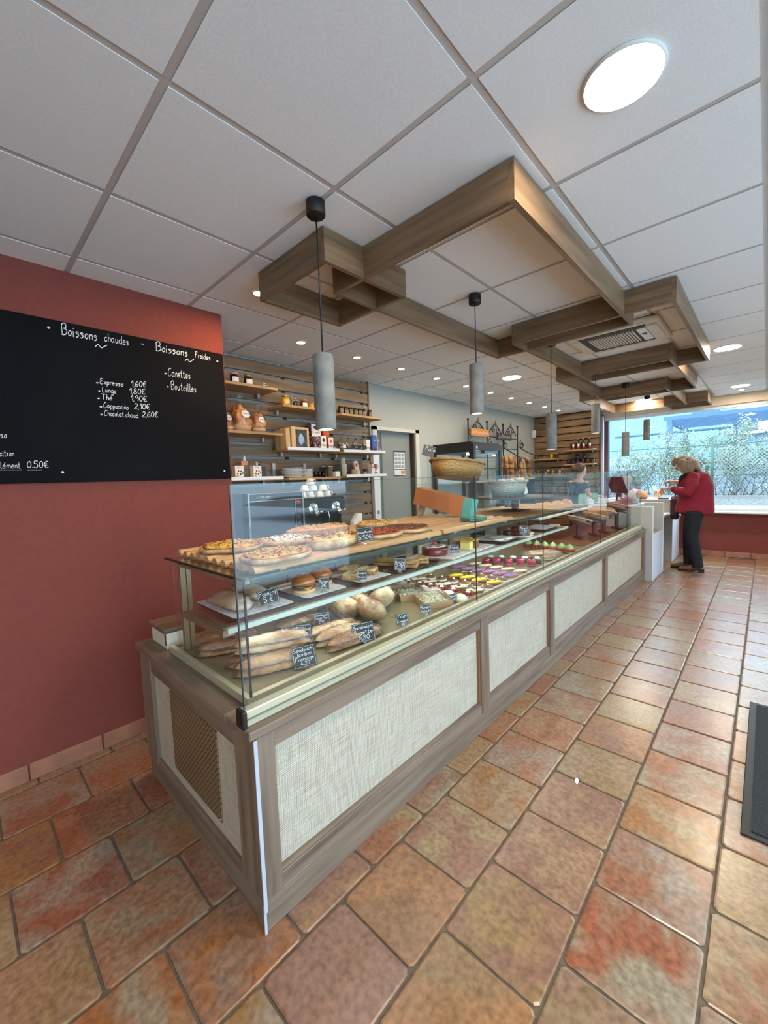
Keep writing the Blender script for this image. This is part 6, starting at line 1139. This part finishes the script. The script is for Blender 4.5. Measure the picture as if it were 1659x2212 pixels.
# ------------------------------------------------------------------ outside
GRD = mat('gravel', (140, 140, 134), (92, 92, 88), scale=30, rough=1, bump=1)
m = MB(); m.add([(8.46, -14, .55), (9.4, -14, .70), (10.3, -14, .82), (60, -14, .82), (8.46, 30, .55), (9.4, 30, .70), (10.3, 30, .82), (60, 30, .82)], [(0, 1, 5, 4), (1, 2, 6, 5), (2, 3, 7, 6)]); bk_ = m.obj('garden_bank', GRD); struct(bk_)
struct(B_(-40, 60, -60, -2.56, -.08, -.02).obj('pavement', mat('pavement', (226, 228, 230), (214, 216, 220), scale=6, rough=.9)))  # unseen ground, made near-white to bounce daylight up to the ceiling
struct(B_(10.30, 10.42, -8, 12, .6, .86).obj('trim_3', mat('kerb', (160, 160, 156), rough=.8)))
FG = mat('fence_green', (70, 104, 88), rough=.5); WIRE = mat('fence_wire', (158, 168, 164), rough=.5, metal=.1)
fn_ = thing('chain_link_fence', 'green-posted chain link fence on the kerb beyond the window', 'fence', (10.36, 0, .86))
for y in (-3.4, -1.3, .80, 2.9, 5.0): MB().tube([(0, y, 0), (0, y, 1.05)], .024, 8).obj('post', FG, fn_)
for z in (.40, 1.0): MB().tube([(.0, -3.5, z), (.0, 5.2, z)], .008, 6).obj('tension_wire', FG, fn_)
m = MB(); y0, y1, h = -3.4, .80, .92; st_ = .064; n = int((y1-y0+h)/st_)
for i in range(n):
    for s in (1, -1):
        a = y0-h+i*st_ if s > 0 else y0+i*st_
        p, q = (a, 0.0), (a+s*h, h)
        if s < 0: p, q = (a, 0.0), (a-h, h)
        # clip to fence length
        ts = [0.0, 1.0]
        lo, hi = 0.0, 1.0; dy = q[0]-p[0]
        for lim, sg in ((y0, 1), (y1, -1)):
            if sg*(p[0]-lim) < 0 and sg*(q[0]-lim) < 0: hi = -1
            elif sg*(p[0]-lim) < 0: lo = max(lo, (lim-p[0])/dy)
            elif sg*(q[0]-lim) < 0: hi = min(hi, (lim-p[0])/dy)
        if hi <= lo: continue
        m.tube([(0.004*s, p[0]+dy*lo, .02+h*lo), (0.004*s, p[0]+dy*hi, .02+h*hi)], .0036, 4)
m.obj('wire_mesh', WIRE, fn_)['kind'] = 'stuff'
LEAFM = mat('pale_leaf', (190, 200, 172), (120, 136, 98), scale=3, rough=.7, ramp=(.4, .6)); TWG = mat('twig', (124, 120, 112), rough=.8)
def shrub(y0, y1, z1, n, nl, label, k, lean=0, lm=LEAFM, z0=.82, xb=11.2):
    t = thing('hedge_shrub', label, 'shrub', (xb, (y0+y1)/2, z0)); rr = random.Random(k); w = (y1-y0)/2; br = MB(); lf_ = MB(); ends = []
    for i in range(n):
        y = rr.uniform(-w, w); x = rr.uniform(-.35, .35); hh = (z1-z0)*rr.uniform(.55, 1.0); p = [(x, y, 0)]; yy, xx = y, x
        for s in range(1, 6): yy += rr.uniform(-.13, .13)*(1+s*.2)+lean*.05; xx += rr.uniform(-.06, .06); p.append((xx, yy, hh*s/5))
        br.tube(p, [.009, .008, .007, .005, .004, .002], 4)
        for s in range(2, 6):
            for q in range(2):
                e_ = (p[s][0]+rr.uniform(-.15, .15), p[s][1]+rr.uniform(-.28, .28), p[s][2]+rr.uniform(0, .28)); br.tube([p[s], ((p[s][0]+e_[0])/2, (p[s][1]+e_[1])/2, (p[s][2]+e_[2])/2+.03), e_], [.0035, .003, .0015], 4); ends.append((p[s], e_))
    for i in range(nl):
        a, b = rr.choice(ends); u = rr.random(); c = Vector(a).lerp(Vector(b), u)+Vector((rr.gauss(0, .05), rr.gauss(0, .07), rr.gauss(0, .06))); c.z = max(c.z, .03); d = Vector((rr.gauss(0, 1), rr.gauss(0, 1), rr.gauss(0, .6))).normalized()*rr.uniform(.022, .045); s_ = d.cross(Vector((rr.gauss(0, 1), rr.gauss(0, 1), rr.gauss(0, 1)))).normalized()*.013
        lf_.add([c, c+d*.5+s_, c+d, c+d*.5-s_], [(0, 1, 2, 3)])
    br.obj('branches', TWG, t)['kind'] = 'stuff'; lf_.obj('leaves', lm, t)['kind'] = 'stuff'
LD = mat('dull_leaf', (132, 146, 120), (74, 88, 62), scale=3, rough=.8)
shrub(-2.6, .3, 1.95, 46, 11000, 'dense dull green hedge behind the right part of the fence', 1, 0, LD); shrub(.2, 1.8, 2.2, 40, 9000, 'tall pale leafy climber behind the fence, in the window middle', 2, .3); shrub(1.6, 3.3, 2.0, 40, 3600, 'thin bare-branched climber behind the left of the fence', 3, -.2); shrub(-3.4, -.6, 2.05, 30, 6500, 'pale leafy shrub farthest right beyond the fence', 4, 0, LEAFM, xb=11.6)
rs_ = thing('reed_screen', 'pale reed screen fence behind the climbers', 'screen fence', (12.6, 0, .82)); m = MB(); rr = random.Random(9); y = -4.0
while y < 7: h = rr.uniform(.78, .95); m.box(rr.uniform(-.01, .01), .02, y, y+.03, 0, h); y += rr.choice((.045, .05, .062))
m.obj('reeds', mat('reed', (176, 192, 202), (140, 158, 170), scale=2, rough=.8), rs_)['kind'] = 'stuff'
for z in (.2, .7): B_(.021, .04, -4, 7, z, z+.03).obj('rail', TWG, rs_)
PB = mat('pergola_blue', (72, 102, 132), rough=.5)
pg = thing('pergola', 'blue-grey metal pergola with parallel beams beyond the hedge', 'pergola', (13.2, 0, .82))
for y, x in ((1.92, 0), (1.92, 3), (-2.5, 0), (-2.5, 3), (.72, 3)): B_(x-.06, x+.06, y-.06, y+.06, 0, 1.88).obj('post', PB, pg)
for i in range(8): B_(.42*i-.03, .42*i+.03, -6, 2.05, 1.88, 1.98).obj('beam', PB, pg)
for y in (1.92, -.3, -2.5): B_(0, 3.1, y-.03, y+.03, 1.78, 1.88).obj('cross_beam', PB, pg)
MB().tube([(.8, .7, 1.62), (.8, 3.4, 1.62)], .035, 8).obj('rail', PB, pg)
hs = thing('pale_building', 'pale blue rendered building behind the pergola', 'building', (22, 0, .82)); WALLB = mat('pale_render', (126, 152, 172), (120, 146, 166), scale=1.5, rough=.8)
B_(0, 6, 1.2, 16, 0, 5.5).obj('wall', WALLB, hs); B_(0, 6, -12, 1.2, 0, 1.9).obj('wall', WALLB, hs); m = MB(); m.add([(-.4, -12, 1.9), (-.4, 1.2, 1.9), (5, 1.2, 2.5), (5, -12, 2.5)], [(0, 1, 2, 3)]); m.obj('roof', mat('metal_roof', (108, 130, 146), rough=.5), hs)
for i in range(12): B_(-.42, 4.9, -11.5+i*1.05, -11.45+i*1.05, 1.9, 1.93).obj('roof_seam', PB, hs)
B_(-.05, 0, 1.5, 2.4, 2.9, 3.5).obj('window', mat('far_window', (70, 92, 110), rough=.2), hs); B_(-.5, -.02, .3, 1.0, 2.0, 2.6).obj('roof_unit', mat('unit_grey', (90, 106, 116), rough=.5), hs)
for o in list(SC.objects):
    if o.parent is not None and o.type == 'MESH' and 'category' in o: del o['category']
# sub-parts: pieces that belong to a part rather than to the whole thing
NEST = {'price_card': {'border': 'card', 'chalk_writing': 'card'}, 'menu_board': {'chalk_writing': 'board', 'screw_cap': 'board'}, 'speed_oven': {'handle': 'door', 'key': 'side_panel', 'badge': 'side_panel', 'fascia_print': 'control_fascia'},
        'burger': {'sesame_seeds': 'top_bun'}, 'wall_shelf': {'price_rail': 'board', 'bracket': 'board'}, 'shelf_tag': {'chalk_writing': 'tag_card'}, 'bagged_brioche': {'label_print': 'round_label'}, 'liqueur_bottle': {'label': 'bottle'}, 'black_jar': {'label': 'jar'}, 'jam_jar': {'label': 'jar'},
        'sign_plate': {'lettering': 'plate', 'lip': 'plate'}, 'salad_box': {'white_label': 'label_band'}, 'red_cake': {'chocolate_drop': 'cream_top', 'cherry': 'cream_top'}, 'display_fridge': {'badge': 'top_box'}, 'notice': {'border': 'sheet', 'printed_block': 'sheet'}, 'card_box': {'letter': 'box'}, 'door_mat': {'pile': 'rubber_edge'}, 'ceiling_cassette': {'louvre': 'grille_recess', 'logo_plate': 'display_panel'}, 'pizza': {'cheese_shreds': 'topping', 'topping_pieces': 'topping'}, 'chocolate_slice': {'emblem': 'white_chocolate_slab'}, 'red_dome_cake': {'chocolate_disc': 'glazed_dome'}}
for o in [q for q in SC.objects if q.parent is None]:
    rules = NEST.get(o.name.split('.')[0])
    if not rules: continue
    kids = {}
    for c in o.children: kids.setdefault(c.name.split('.')[0], c)
    for c in list(o.children):
        host = rules.get(c.name.split('.')[0])
        if host and host in kids and kids[host] is not c: c.parent = kids[host]
